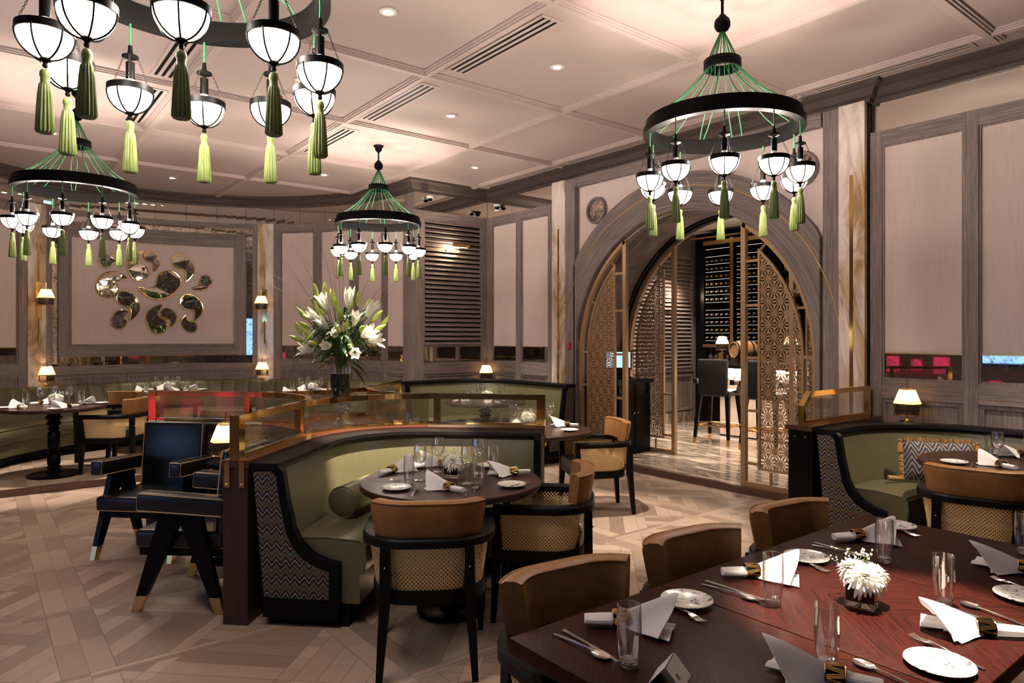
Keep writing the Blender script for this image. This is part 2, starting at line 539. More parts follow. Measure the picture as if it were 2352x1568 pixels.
def _marble():
    m, t, out = newm('veined_marble')
    v = coords(t, scale=(1.0, 1.0, .38), rot=(.5, .5, 0))
    w = noise(t, v, 2.6, 6, .62, 1.6)
    vein = mt(t, 'SUBTRACT', 1.0, mt(t, 'MULTIPLY', mt(t, 'ABSOLUTE', mt(t, 'SUBTRACT', w, .5)), 13.0), clamp=True)
    w2 = noise(t, v, 1.1, 4, .6, 2.0)
    area = ramp_bw(t, w2, .44, .56)
    c = mixc(t, mt(t, 'MULTIPLY', area, .8), (.84, .75, .70), (.55, .36, .15))
    c = mixc(t, mt(t, 'MULTIPLY', vein, mt(t, 'ADD', mt(t, 'MULTIPLY', area, .6), .16)), c, (.26, .15, .05))
    princ(t, out, col=c, rough=.16, coat=.2)
    return m
MAT['marble'] = _marble()
def _fmarble():
    m, t, out = newm('streaked_marble_floor')
    v = coords(t, scale=(5.5, .8, 1), rot=(0, 0, R(62)))
    w = noise(t, v, 1.6, 7, .66, .9)
    vein = mt(t, 'SUBTRACT', 1.0, mt(t, 'MULTIPLY', mt(t, 'ABSOLUTE', mt(t, 'SUBTRACT', w, .52)), 9.0), clamp=True)
    c = mixc(t, vein, ramp(t, noise(t, v, .9, 4), [(.3, (.42, .34, .28)), (.7, (.64, .54, .46))]), (.10, .07, .05))
    princ(t, out, col=c, rough=.09, spec=.6)
    return m
MAT['fmarble'] = _fmarble()
def _antique():
    m, t, out = newm('antiqued_mirror')
    c = coords(t)
    a = noise(t, c, 26, 5, .7, .5); b = noise(t, c, 7, 3)
    f = mt(t, 'ADD', ramp_bw(t, a, .52, .64), mt(t, 'MULTIPLY', ramp_bw(t, b, .5, .7), .3), clamp=True)
    gl = nd(t, 'ShaderNodeBsdfGlossy', {0: (.58, .53, .46, 1), 1: .02})
    df = nd(t, 'ShaderNodeBsdfGlossy', {0: (.09, .07, .055, 1), 1: .35})
    mx = nd(t, 'ShaderNodeMixShader', {0: mt(t, 'MULTIPLY', f, .9), 1: gl.outputs[0], 2: df.outputs[0]})
    t.links.new(mx.outputs[0], out.inputs[0])
    return m
MAT['antique'] = _antique()
MAT['mirror'] = plain('clear_mirror', (.80, .76, .70), .015, 1.0)
def _pane():
    m, t, out = newm('rippled_glass_pane')
    n = noise(t, coords(t), 42, 3, .6, .4)
    nrm = bump(t, n, .7, .012)
    rf = nd(t, 'ShaderNodeBsdfRefraction', {0: (.93, .92, .88, 1), 1: .02, 2: 1.12, 3: nrm})
    gl = nd(t, 'ShaderNodeBsdfGlossy', {0: (.9, .9, .88, 1), 1: .03, 2: nrm})
    tp = nd(t, 'ShaderNodeBsdfTransparent', {0: (.95, .95, .92, 1)})
    fr = nd(t, 'ShaderNodeLayerWeight', {0: .45})
    a = nd(t, 'ShaderNodeMixShader', {0: .75, 1: rf.outputs[0], 2: tp.outputs[0]})
    b = nd(t, 'ShaderNodeMixShader', {0: mt(t, 'ADD', mt(t, 'MULTIPLY', fr.outputs[1], .22), .05), 1: a.outputs[0], 2: gl.outputs[0]})
    t.links.new(b.outputs[0], out.inputs[0])
    return m
MAT['pane'] = _pane()
def _jali():
    m, t, out = newm('pierced_bronze_fretwork')
    u, v, _ = sepxyz(t, coords(t, 'UV'))
    P = .128; PV = .222
    def cell(off, vs):
        a = mt(t, 'MULTIPLY', mt(t, 'SUBTRACT', mt(t, 'FRACT', mt(t, 'ADD', mt(t, 'DIVIDE', u, P), off)), .5), P)
        b = mt(t, 'MULTIPLY', mt(t, 'SUBTRACT', mt(t, 'FRACT', mt(t, 'ADD', mt(t, 'DIVIDE', v, PV), off)), .5), PV)
        r = mt(t, 'SQRT', mt(t, 'ADD', mt(t, 'MULTIPLY', a, a), mt(t, 'MULTIPLY', b, b)))
        th = mt(t, 'ARCTAN2', b, a)
        return a, b, r, th
    def holes(off):
        a, b, r, th = cell(off, 1)
        # a ring of eight petals, a second ring of twelve wedges, a fine net in the hub
        c8 = mt(t, 'COSINE', mt(t, 'MULTIPLY', th, 12.0))
        ring1 = mt(t, 'LESS_THAN', mt(t, 'ABSOLUTE', mt(t, 'SUBTRACT', r, .035)), mt(t, 'MULTIPLY', mt(t, 'ADD', c8, .45), .0082))
        c12 = mt(t, 'COSINE', mt(t, 'ADD', mt(t, 'MULTIPLY', th, 12.0), 3.1416))
        ring2 = mt(t, 'LESS_THAN', mt(t, 'ABSOLUTE', mt(t, 'SUBTRACT', r, .0545)), mt(t, 'MULTIPLY', mt(t, 'ADD', c12, .45), .0094))
        hub = mt(t, 'MULTIPLY', mt(t, 'LESS_THAN', r, .022), mt(t, 'GREATER_THAN', mt(t, 'MULTIPLY', mt(t, 'SINE', mt(t, 'MULTIPLY', mt(t, 'ADD', a, b), 690.0)), mt(t, 'SINE', mt(t, 'MULTIPLY', mt(t, 'SUBTRACT', a, b), 690.0))), .25))
        return mt(t, 'MAXIMUM', mt(t, 'MAXIMUM', ring1, ring2), hub)
    h = mt(t, 'MAXIMUM', holes(0.0), holes(.5))
    p = princ(t, None, col=(.40, .25, .135), rough=.45, metal=.35)
    tp = nd(t, 'ShaderNodeBsdfTransparent', {0: (1, 1, 1, 1)})
    mx = nd(t, 'ShaderNodeMixShader', {0: h, 1: p.outputs[0], 2: tp.outputs[0]})
    t.links.new(mx.outputs[0], out.inputs[0])
    return m
MAT['jali'] = _jali()
def _bead():
    m, t, out = newm('dark_beaded_fringe')
    u, v, _ = sepxyz(t, coords(t, 'UV'))
    a = mt(t, 'LESS_THAN', mt(t, 'FRACT', mt(t, 'MULTIPLY', u, 95.0)), .62)
    b = mt(t, 'LESS_THAN', mt(t, 'FRACT', mt(t, 'MULTIPLY', v, 95.0)), .62)
    hole = mt(t, 'MULTIPLY', a, b)
    p = princ(t, None, col=(.012, .010, .010), rough=.3)
    tp = nd(t, 'ShaderNodeBsdfTransparent', {0: (1, .9, .7, 1)})
    mx = nd(t, 'ShaderNodeMixShader', {0: mt(t, 'MULTIPLY', hole, .75), 1: p.outputs[0], 2: tp.outputs[0]})
    t.links.new(mx.outputs[0], out.inputs[0])
    return m
MAT['bead'] = _bead()
def _parquet():
    m, t, out = newm('oak_panel_parquet')
    x, y, _ = sepxyz(t, coords(t))
    W = 1.15; WY = .92; BW = .11; BY = .035
    px = mt(t, 'SUBTRACT', x, .42); py = mt(t, 'SUBTRACT', y, .88)
    ix = mt(t, 'FLOOR', mt(t, 'DIVIDE', px, W)); iy = mt(t, 'FLOOR', mt(t, 'DIVIDE', py, WY))
    lx = mt(t, 'SUBTRACT', px, mt(t, 'MULTIPLY', ix, W)); ly = mt(t, 'SUBTRACT', py, mt(t, 'MULTIPLY', iy, WY))   # 0..W in a panel
    ex = mt(t, 'MINIMUM', lx, mt(t, 'SUBTRACT', W, lx)); ey = mt(t, 'MINIMUM', ly, mt(t, 'SUBTRACT', WY, ly))
    inbx = mt(t, 'LESS_THAN', ex, BW); inby = mt(t, 'LESS_THAN', ey, BY)
    # inside: basket weave turned 45 degrees
    k = .70711
    a = mt(t, 'MULTIPLY', mt(t, 'ADD', lx, ly), k); b = mt(t, 'MULTIPLY', mt(t, 'SUBTRACT', ly, lx), k)
    a = mt(t, 'ADD', a, .0); b = mt(t, 'ADD', b, 3.0 * .64 + .28)
    C = .64; SW = .078; PW = .1124
    ia = mt(t, 'FLOOR', mt(t, 'DIVIDE', a, C)); ib = mt(t, 'FLOOR', mt(t, 'DIVIDE', b, C))
    fa = mt(t, 'SUBTRACT', a, mt(t, 'MULTIPLY', ia, C)); fb = mt(t, 'SUBTRACT', b, mt(t, 'MULTIPLY', ib, C))
    stripA = mt(t, 'LESS_THAN', fa, SW); stripB = mt(t, 'LESS_THAN', fb, SW)   # lattice battens
    par = mt(t, 'MODULO', mt(t, 'ABSOLUTE', mt(t, 'ADD', ia, ib)), 2.0)
    over = mt(t, 'LESS_THAN', par, .5)
    bothA = mt(t, 'MULTIPLY', stripA, mt(t, 'SUBTRACT', 1.0, mt(t, 'MULTIPLY', stripB, over)))
    onlyB = mt(t, 'MULTIPLY', stripB, mt(t, 'SUBTRACT', 1.0, bothA))
    fld = mt(t, 'MULTIPLY', mt(t, 'SUBTRACT', 1.0, bothA), mt(t, 'SUBTRACT', 1.0, onlyB))
    dirA = mt(t, 'ADD', bothA, mt(t, 'MULTIPLY', fld, over), clamp=True)         # grain runs along b
    # id of the plank
    half = mt(t, 'FLOOR', mt(t, 'DIVIDE', mt(t, 'ADD', mt(t, 'MULTIPLY', fa, over), mt(t, 'SUBTRACT', mt(t, 'MULTIPLY', fb, mt(t, 'SUBTRACT', 1.0, over)), SW)), PW))
    idin = mt(t, 'ADD', mt(t, 'ADD', mt(t, 'MULTIPLY', ia, 7.13), mt(t, 'MULTIPLY', ib, 3.71)), mt(t, 'ADD', mt(t, 'MULTIPLY', bothA, 11.3), mt(t, 'ADD', mt(t, 'MULTIPLY', onlyB, 23.9), mt(t, 'MULTIPLY', half, 5.3))))
    rail = mt(t, 'MAXIMUM', inbx, inby)
    longx = inby
    seg = mt(t, 'FLOOR', mt(t, 'DIVIDE', mt(t, 'ADD', mt(t, 'MULTIPLY', longx, lx), mt(t, 'MULTIPLY', mt(t, 'SUBTRACT', 1.0, longx), ly)), .93))
    idrail = mt(t, 'ADD', mt(t, 'ADD', mt(t, 'MULTIPLY', longx, 31.7), mt(t, 'MULTIPLY', seg, 2.3)), mt(t, 'ADD', mt(t, 'MULTIPLY', mt(t, 'GREATER_THAN', lx, W / 2), 9.1), mt(t, 'MULTIPLY', mt(t, 'GREATER_THAN', ly, WY / 2), 4.7)))
    pid = mt(t, 'ADD', mt(t, 'ADD', mt(t, 'MULTIPLY', rail, idrail), mt(t, 'MULTIPLY', mt(t, 'SUBTRACT', 1.0, rail), idin)), mt(t, 'ADD', mt(t, 'MULTIPLY', ix, 17.77), mt(t, 'MULTIPLY', iy, 41.31)))
    wn = nd(t, 'ShaderNodeTexWhiteNoise', {'W': pid}, noise_dimensions='1D').outputs[0]
    # grain coordinates
    def pick(f, A, B): return mt(t, 'ADD', mt(t, 'MULTIPLY', f, A), mt(t, 'MULTIPLY', mt(t, 'SUBTRACT', 1.0, f), B))
    across = pick(rail, pick(longx, y, x), pick(dirA, a, b)); along = pick(rail, pick(longx, x, y), pick(dirA, b, a))
    g = noise(t, comb(t, mt(t, 'MULTIPLY', across, 70.0), mt(t, 'MULTIPLY', along, 2.5), mt(t, 'MULTIPLY', wn, 40.0)), 1.0, 4, .6, 1.0)
    tone = mt(t, 'ADD', mt(t, 'MULTIPLY', wn, .75), mt(t, 'MULTIPLY', g, .38))
    c = ramp(t, tone, [(.10, (.225, .160, .120)), (.45, (.34, .250, .190)), (.95, (.47, .36, .28))])
    # joints
    def ln(d, w): return mt(t, 'LESS_THAN', mt(t, 'ABSOLUTE', d), w)
    j = mt(t, 'MAXIMUM', ln(lx, .0018), ln(ly, .0018))
    j = mt(t, 'MAXIMUM', j, mt(t, 'MAXIMUM', ln(mt(t, 'SUBTRACT', ey, BY), .0016), mt(t, 'MULTIPLY', ln(mt(t, 'SUBTRACT', ex, BW), .0016), mt(t, 'SUBTRACT', 1.0, inby))))
    jin = mt(t, 'MAXIMUM', mt(t, 'MAXIMUM', ln(fa, .0015), ln(mt(t, 'SUBTRACT', fa, SW), .0015)), mt(t, 'MAXIMUM', ln(fb, .0015), ln(mt(t, 'SUBTRACT', fb, SW), .0015)))
    hl = mt(t, 'MULTIPLY', fld, ln(mt(t, 'SUBTRACT', mt(t, 'PINGPONG', mt(t, 'SUBTRACT', pick(over, fa, fb), SW), PW / 2), .0), .0014))
    hl = mt(t, 'MULTIPLY', fld, mt(t, 'LESS_THAN', mt(t, 'PINGPONG', mt(t, 'ADD', mt(t, 'SUBTRACT', pick(over, fa, fb), SW), 10 * PW), PW / 2), .0014))
    jin = mt(t, 'MULTIPLY', mt(t, 'MAXIMUM', jin, hl), mt(t, 'SUBTRACT', 1.0, rail))
    j = mt(t, 'MAXIMUM', j, jin)
    c = mixc(t, mt(t, 'MULTIPLY', j, .75), c, (.045, .028, .02))
    princ(t, out, col=c, rough=mt(t, 'ADD', mt(t, 'MULTIPLY', g, .15), .34), spec=.4, nrm=bump(t, g, .12, .001))
    return m
MAT['parquet'] = _parquet()
def _tabletop():
    m, t, out = newm('chevron_veneer_tabletop')
    x, y, _ = sepxyz(t, coords(t))
    s = mt(t, 'ABSOLUTE', mt(t, 'SUBTRACT', mt(t, 'FRACT', mt(t, 'ADD', mt(t, 'DIVIDE', x, .66), .05)), .5))
    q = mt(t, 'ABSOLUTE', mt(t, 'SUBTRACT', y, 1.0))
    u = mt(t, 'ADD', q, mt(t, 'MULTIPLY', s, .66)); w = mt(t, 'SUBTRACT', q, mt(t, 'MULTIPLY', s, .66))
    g = noise(t, comb(t, mt(t, 'MULTIPLY', u, 150.0), mt(t, 'MULTIPLY', w, 5.0)), 1.0, 4, .6, .5)
    c = ramp(t, g, [(.32, (.009, .0026, .002)), (.68, (.046, .0085, .0055))])
    princ(t, out, col=c, rough=.42, spec=.06, nrm=bump(t, g, .22, .001))
    return m
MAT['tabletop'] = _tabletop()
MAT['roundtop'] = woodm('dark_round_tabletop_wood', (.016, .007, .0055), (.048, .020, .014), 'x', .34, 80, coat=.05, pore=.03, spec=.25)
def _petal():
    m, t, out = newm('white_petal')
    d = nd(t, 'ShaderNodeBsdfDiffuse', {0: (.90, .89, .83, 1)}); tr = nd(t, 'ShaderNodeBsdfTranslucent', {0: (.9, .9, .8, 1)})
    mx = nd(t, 'ShaderNodeMixShader', {0: .35, 1: d.outputs[0], 2: tr.outputs[0]}); t.links.new(mx.outputs[0], out.inputs[0]); return m
MAT['petal'] = _petal()
MAT['lining'] = plain('dark_leaf_lining', (.006, .010, .006), .5, spec=.2)
MAT['petalb'] = plain('green_lily_bud', (.42, .52, .10), .5, var=.25, scale=20)
MAT['leaf'] = plain('dark_leaf', (.028, .085, .016), .38, var=.4, scale=14)
MAT['stem'] = plain('flower_stem', (.06, .11, .02), .5)
MAT['grassb'] = plain('dry_grass_blade', (.085, .09, .035), .6)
MAT['vase'] = None
def _vase():
    m, t, out = newm('dark_green_filled_vase')
    princ(t, out, col=(.008, .018, .010), rough=.06, coat=1.0, coatr=.02, spec=.7)
    return m
MAT['vase'] = _vase()
MAT['bottle'] = plain('dark_bottle_glass', (.012, .016, .010), .08, spec=.7)
MAT['amber'] = plain('amber_bottle_glass', (.20, .07, .012), .1, spec=.6)
MAT['labelw'] = plain('bottle_label', (.62, .55, .42), .7)
MAT['barrelw'] = woodm('barrel_oak', (.13, .065, .028), (.28, .15, .07), 'x', .5, 30)
MAT['red'] = plain('red_plastic', (.55, .02, .02), .3)
MAT['white'] = plain('white_plastic', (.75, .73, .70), .4)
MAT['tweed'] = plain('black_tweed', (.012, .011, .010), .9, var=.8, scale=220)
MAT['plaster'] = plain('dim_plaster', (.20, .16, .14), .8)
# ------------------------------------------------------------------ the room
CEIL = 3.70
AC = (1.9, 8.4); AR = 2.85                      # apse centre and radius
WX = 6.0                                        # arch wall
ARC_Y, ARC_Z, ARC_R = 4.70, 1.36, 1.56          # arch: centre line, springing height, radius
NTRIM = [0]
def trim():
    NTRIM[0] += 1
    return struct('trim_%d' % NTRIM[0])

# floors
f = MB(); f.prism([(-4.6, -4.1), (6.1, -4.1), (6.0, 8.3), (-4.6, 8.3)], -.08, 0); f.build('floor', MAT['parquet'], kind='structure')
pl = MB(); poly = [(-.95, 8.22), (4.75, 8.22)] + [(AC[0] + 2.86 * math.cos(R(a)), AC[1] + 2.86 * math.sin(R(a))) for a in range(0, 181, 6)]
pl.prism(poly, .001, .07); apf = pl.build('apse_floor', MAT['parquet'], kind='structure')
st = MB(); st.box((1.9, 8.205, .036), (5.7, .03, .07)); st.build('step_edge_apse', MAT['darkstep'], apf)
bf = MB(); bf.prism([(6.0, 3.0), (6.0, 6.4), (7.0, 6.4), (7.0, 7.6), (10.1, 7.6), (10.1, 1.9), (7.0, 1.9), (7.0, 3.0)], .0, .07)
bfl = bf.build('bar_floor', MAT['fmarble'], kind='structure')
st = MB(); st.box((5.985, 4.7, .0352), (.05, 3.3, .07)); st.build('step_edge_arch', MAT['darkstep'], bfl)
# ceilings
c = MB(); c.prism([(-4.6, -4.1), (6.15, -4.1), (6.15, 8.3), (4.9, 8.3), (4.9, 11.4), (-1.1, 11.4), (-1.1, 8.3), (-4.6, 8.3)], CEIL, CEIL + .1)
ceil = c.build('ceiling', MAT['ceiling'], kind='structure')
c = MB(); c.box((8.5, 4.75, 3.40), (3.2, 5.9, .1)); c.build('bar_ceiling', MAT['barceil'], kind='structure')
# coffer mouldings
GX = [-3.1, -1.6, -.1, 1.4, 2.9, 4.4, 5.64]; GY = [-2.94, -1.39, .16, 1.71, 3.26, 4.82, 6.35, 7.9, 9.45]
tr = trim()
mb = MB()
def moulding(mb, p, q, e=0.0):
    d = Vector((q[0] - p[0], q[1] - p[1])).normalized(); n = (-d.y, d.x)
    path = line_path(p, q, n)
    for w, h in ((.055 + e, .012 + e), (.038 + e, .022 + e), (.020 + e, .032 + e)):
        mb.sweep(path, [(-w, CEIL + .002), (-w, CEIL - h), (w, CEIL - h), (w, CEIL + .002)])
for x in GX:
    yt = 8.05
    if abs(x - AC[0]) < 2.65: yt = AC[1] + math.sqrt(2.70 ** 2 - (x - AC[0]) ** 2)
    moulding(mb, (x, -4), (x, yt))
for y in GY:
    x0, x1 = -4.5, 5.80
    if y > 8.2:
        h = math.sqrt(2.70 ** 2 - (y - AC[1]) ** 2); x0, x1 = AC[0] - h, AC[0] + h
    moulding(mb, (x0, y), (x1, y), .0016)
mb.build('coffer_moulding', MAT['trimpaint'], tr)

# outline of the room at wall line, travelling so that the room lies to the left
apse_pts = [(AC[0] + AR * math.cos(R(a)), AC[1] + AR * math.sin(R(a))) for a in range(0, 181, 4)]
outline = [(6.08, -4.0), (6.08, 2.70), (6.0, 2.70), (6.0, 8.2), (4.75, 8.2)] + apse_pts + [(-.95, 8.2), (-4.5, 8.2)]
PO = poly_path(outline)
# wall bodies
def wallbody(name, path, mat, z0=0, z1=CEIL, th=.12):
    m = MB(); m.sweep(path, [(0, z0), (0, z1), (-th, z1), (-th, z0)]); return m.build(name, mat, kind='structure')
wallbody('wall_right', line_path((6.08, -4.1), (6.08, 2.70), (-1, 0)), MAT['wood_v'])
wallbody('alcove_wall', line_path((6.0, 6.45), (6.0, 8.32), (-1, 0)), MAT['wood_v'])
wallbody('wall_back', poly_path([(6.1, 8.2), (4.75, 8.2), (4.75, 8.4)]), MAT['wood_v'])
wallbody('apse_wall', arc_path(AC, AR, 0, 180, 45), MAT['wood_v'])
wallbody('back_left_wall', poly_path([(-.95, 8.4), (-.95, 8.2), (-4.6, 8.2)]), MAT['plaster'])
wallbody('wall_left', line_path((-4.5, 8.3), (-4.5, -4.1), (1, 0)), MAT['plaster'])
wallbody('wall_front', line_path((-4.6, -4.0), (6.2, -4.0), (0, 1)), MAT['plaster'])
# cornice
tr = trim(); mb = MB()
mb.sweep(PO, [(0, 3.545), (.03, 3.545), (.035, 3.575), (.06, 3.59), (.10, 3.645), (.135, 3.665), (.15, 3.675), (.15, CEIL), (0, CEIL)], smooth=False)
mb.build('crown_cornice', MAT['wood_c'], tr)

# ---- panelled bays
Z = dict(sk=.13, wp=1.03, rail=1.19, mir=1.41, fab=3.17, top=3.295, fri=3.55)
def bays(path, sa, sb, spans, label=None, wain=True, fabric=True):
    t = trim()
    v = MB(); h = MB(); mr = MB(); wp = MB(); br = MB(); bd = MB()
    edges = [sa]
    for a, b in spans: edges += [a, b]
    edges.append(sb)
    for a, b in zip(edges[0::2], edges[1::2]):
        if b - a > .004: wbox(v, path, a, b, 0, Z['top'], 0, .04)
    for a, b in spans:
        for z0, z1 in ((0, Z['sk']), (Z['wp'], Z['rail']), (Z['fab'], Z['top'])): wbox(h, path, a, b, z0, z1, 0, .038)
        wbox(wp, path, a, b, Z['sk'], Z['wp'], 0, .012)
        wframe(bd, path, a, b, Z['sk'], Z['wp'], .035, .012, .026)
        if fabric:
            wframe(bd, path, a, b, Z['rail'], Z['fab'], .016, .0, .028)
            fb = MB(); wbox(fb, path, a + .016, b - .016, Z['mir'], Z['fab'] - .016, 0, .014); fb.build('fabric_panel', MAT['fabric'], t)
            wbox(br, path, a + .016, b - .016, Z['mir'] - .004, Z['mir'] + .006, .0, .024)
        ms = MB(); wbox(ms, path, a + .016, b - .016, Z['rail'] + .016, Z['mir'] - .004, 0, .016); ms.build('antique_mirror_strip', MAT['antique'], t)
    v.build('stile', MAT['wood_v'], t); h.build('rail', MAT['wood_h'], t); wp.build('wainscot_panel', MAT['wood_v'], t)
    bd.build('bead_moulding', MAT['wood_v'], t)
    if br.v: br.build('brass_bead', MAT['brassb'], t)
    return t
def frieze(path, sa, sb, step, mat=None):
    t = trim(); n = max(1, round((sb - sa) / step)); w = (sb - sa) / n
    m = MB()
    for i in range(n): wbox(m, path, sa + i * w + .002, sa + (i + 1) * w - .002, Z['top'] + .002, Z['fri'], 0, .018)
    m.build('mirror_frieze', MAT['mirror'], t)
    b = MB()
    for i in range(1, n): wbox(b, path, sa + i * w - .002, sa + i * w + .002, Z['top'] + .002, Z['fri'], 0, .012)
    if b.v: b.build('frieze_joint', MAT['black'], t)
# right wall, seen from the arch towards the camera: s runs along -Y from Y = 2.70
RW = line_path((6.08, 2.70), (6.08, -4.0), (-1, 0))
sp = []; s0 = .096
while s0 + .61 < 6.6:
    sp.append((s0, s0 + .61)); s0 += .71
bays(RW, 0, 6.7, sp); frieze(RW, .01, 6.7, 3.3)
jb = MB(); jb.box((6.04, 2.703, 1.85), (.08, .012, 3.69)); jb.build('jamb_trim', MAT['black'], kind='structure')
# alcove right side: s along -Y from Y = 8.2
AW = line_path((6.0, 8.2), (6.0, 6.45), (-1, 0))
bays(AW, .0, 1.495, [(.165, .725), (.838, 1.406)]); frieze(AW, .02, 1.49, 2)
# louvre wall: s along -X from X = 6.0
LW = line_path((6.0, 8.2), (4.75, 8.2), (0, -1))
bays(LW, .04, 1.25, [(.125, 1.12)], fabric=False); frieze(LW, .02, 1.25, 2)
lv = thing('louvred_shutter', 'grey oak louvred shutter lit by a brass picture light', 'shutter', (5.37, 8.2, 0)); NL = 27
m = MB(); wframe(m, LW, .125, 1.12, Z['mir'], Z['fab'], .022, 0, .036); m.build('shutter_frame', MAT['wood_v'], lv)
for i in range(NL):
    z = Z['mir'] + .04 + (Z['fab'] - Z['mir'] - .06) * i / (NL - 1)
    m = MB(); p = sub_path(LW, .147, 1.098)
    m.sweep(p, [(.004, z + .030), (.008, z + .034), (.052, z - .006), (.050, z - .014)]); m.build('louvre_slat', MAT['wood_h'], lv)
m = MB(); wbox(m, LW, .147, 1.098, Z['mir'], Z['fab'], 0, .003); m.build('shutter_back', MAT['blackw'], lv)
# apse: s = radius * angle from the right end
AP = arc_path(AC, AR, 0, 180, 60)
def th(a): return AR * R(a)
bays(AP, 0, th(51.44), [(th(.7), th(9.57)), (th(11.72), th(22.18)), (th(25.18), th(35.98)), (th(38.24), th(49.24))])
bays(AP, th(118.85), th(179.5), [(th(121.03), th(131.6)), (th(134), th(144.6)), (th(147), th(157.6)), (th(160), th(170.6))])
frieze(AP, th(.5), th(179.5), .42)
def marble(path, a, b, brass=False):
    t = trim(); m = MB(); wbox(m, path, a, b, 0, Z['top'], 0, .05); m.build('marble_pilaster', MAT['marble'], t)
    if brass:
        c0 = (a + b) / 2; m = MB(); wbox(m, path, c0 - .016, c0 + .016, 0, Z['top'] - .35, .0, .053); m.build('brass_inlay', MAT['brass'], t)
    return t
marble(AP, th(51.5), th(56.4)); marble(AP, th(114.2), th(118.8))
# the big centre panel of the apse
t = trim(); v = MB(); h = MB(); fb = MB(); ms = MB(); bd = MB()
A = th
for a, b, z0, z1 in ((56.41, 58.0, 0, 3.295), (112.64, 114.17, 0, 3.295), (60.09, 62.79, 1.267, 3.13), (108.27, 110.9, 1.267, 3.13)): wbox(v, AP, A(a), A(b), z0, z1, 0, .05)
for a, b, z0, z1 in ((58, 112.64, 3.22, 3.295), (58, 112.64, 1.03, 1.15), (62.79, 108.27, 1.267, 1.415), (62.79, 108.27, 2.955, 3.13), (58, 112.64, 0, .13)): wbox(h, AP, A(a), A(b), z0, z1, 0, .048)
wbox(fb, AP, A(62.79), A(108.27), 1.415, 2.955, 0, .02); fb.build('fabric_panel', MAT['fabric'], t)
wframe(bd, AP, A(62.79), A(108.27), 1.415, 2.955, .03, .02, .062)
nw = 6; w0 = A(58.6); ww = (A(112.0) - w0) / nw
for i in range(nw):
    a, b = w0 + i * ww + .05, w0 + (i + 1) * ww - .05
    wframe(bd, AP, a, b, .16, 1.0, .03, .030, .046)
wbox(v, AP, A(58), A(112.64), .13, 1.03, 0, .030)
def strips(s0, s1, z0, z1, n, vert):
    for i in range(n):
        m = MB()
        if vert: wbox(m, AP, s0, s1, z0 + (z1 - z0) * i / n + .002, z0 + (z1 - z0) * (i + 1) / n - .002, 0, .03)
        else: wbox(m, AP, s0 + (s1 - s0) * i / n + .002, s0 + (s1 - s0) * (i + 1) / n - .002, z0, z1, 0, .03)
        m.build('antique_mirror_tile', MAT['antique'], t)
strips(A(58.0), A(112.64), 3.13, 3.22, 9, False); strips(A(58.0), A(112.64), 1.15, 1.267, 13, False)
strips(A(58.0), A(60.09), 1.267, 3.13, 6, True); strips(A(110.9), A(112.64), 1.267, 3.13, 7, True)
v.build('stile', MAT['wood_v'], t); h.build('rail', MAT['wood_h'], t); bd.build('bead_moulding', MAT['wood_v'], t)

# ---- arch wall
YZ = Matrix(((0, 0, 1, 0), (1, 0, 0, 0), (0, 1, 0, 0), (0, 0, 0, 1)))      # (a, b, c) -> X = c, Y = a, Z = b
def archpt(r, phi, z0=0): return (ARC_Y + r * math.cos(phi), ARC_Z + r * math.sin(phi))
def arch_poly(r, n=40):
    return [(ARC_Y + r, .0)] + [archpt(r, PI * i / n) for i in range(n + 1)] + [(ARC_Y - r, .0)]
Y0, Y1 = 2.93, 6.45
m = MB()
o = [(Y1, 0), (Y1, 3.6), (Y0, 3.6), (Y0, 0)]
inn = arch_poly(ARC_R)
m.prism([(Y1, 0), (Y1, 3.6), (ARC_Y, 3.6)] + [archpt(ARC_R, PI / 2 - PI / 2 * i / 24) for i in range(25)] + [(ARC_Y + ARC_R, 0)], 6.03, 6.09, T=YZ)
m.prism([(Y0, 0), (Y0, 3.6), (ARC_Y, 3.6)] + [archpt(ARC_R, PI / 2 + PI / 2 * i / 24) for i in range(25)] + [(ARC_Y - ARC_R, 0)], 6.03, 6.09, T=YZ)
aw = m.build('arch_wall', MAT['fabric'], kind='structure')
tr = trim()
ro = 1.95
def ring_face(ri, rof, x0, x1, n=48, leg=True):
    """a continuous moulded arch band: face, soffit and outer edge"""
    mb = MB()
    prs = []
    ph = [PI * i / n for i in range(n + 1)]
    pts = [(archpt(ri, p), rof(p)) for p in ph]
    if leg: pts = [((ARC_Y + ri, 0), (rof(0)[0], 0))] + pts + [((ARC_Y - ri, 0), (rof(PI)[0], 0))]
    vs = []
    for a, b in pts: vs += [(x0, a[0], a[1]), (x0, b[0], b[1]), (x1, b[0], b[1]), (x1, a[0], a[1])]
    fs = []
    for i in range(len(pts) - 1):
        for k in range(4): fs.append((4 * i + k, 4 * (i + 1) + k, 4 * (i + 1) + (k + 1) % 4, 4 * i + (k + 1) % 4))
    L = len(pts) - 1
    fs += [(0, 1, 2, 3), (4 * L, 4 * L + 1, 4 * L + 2, 4 * L + 3)]
    mb.add(vs, fs); return mb
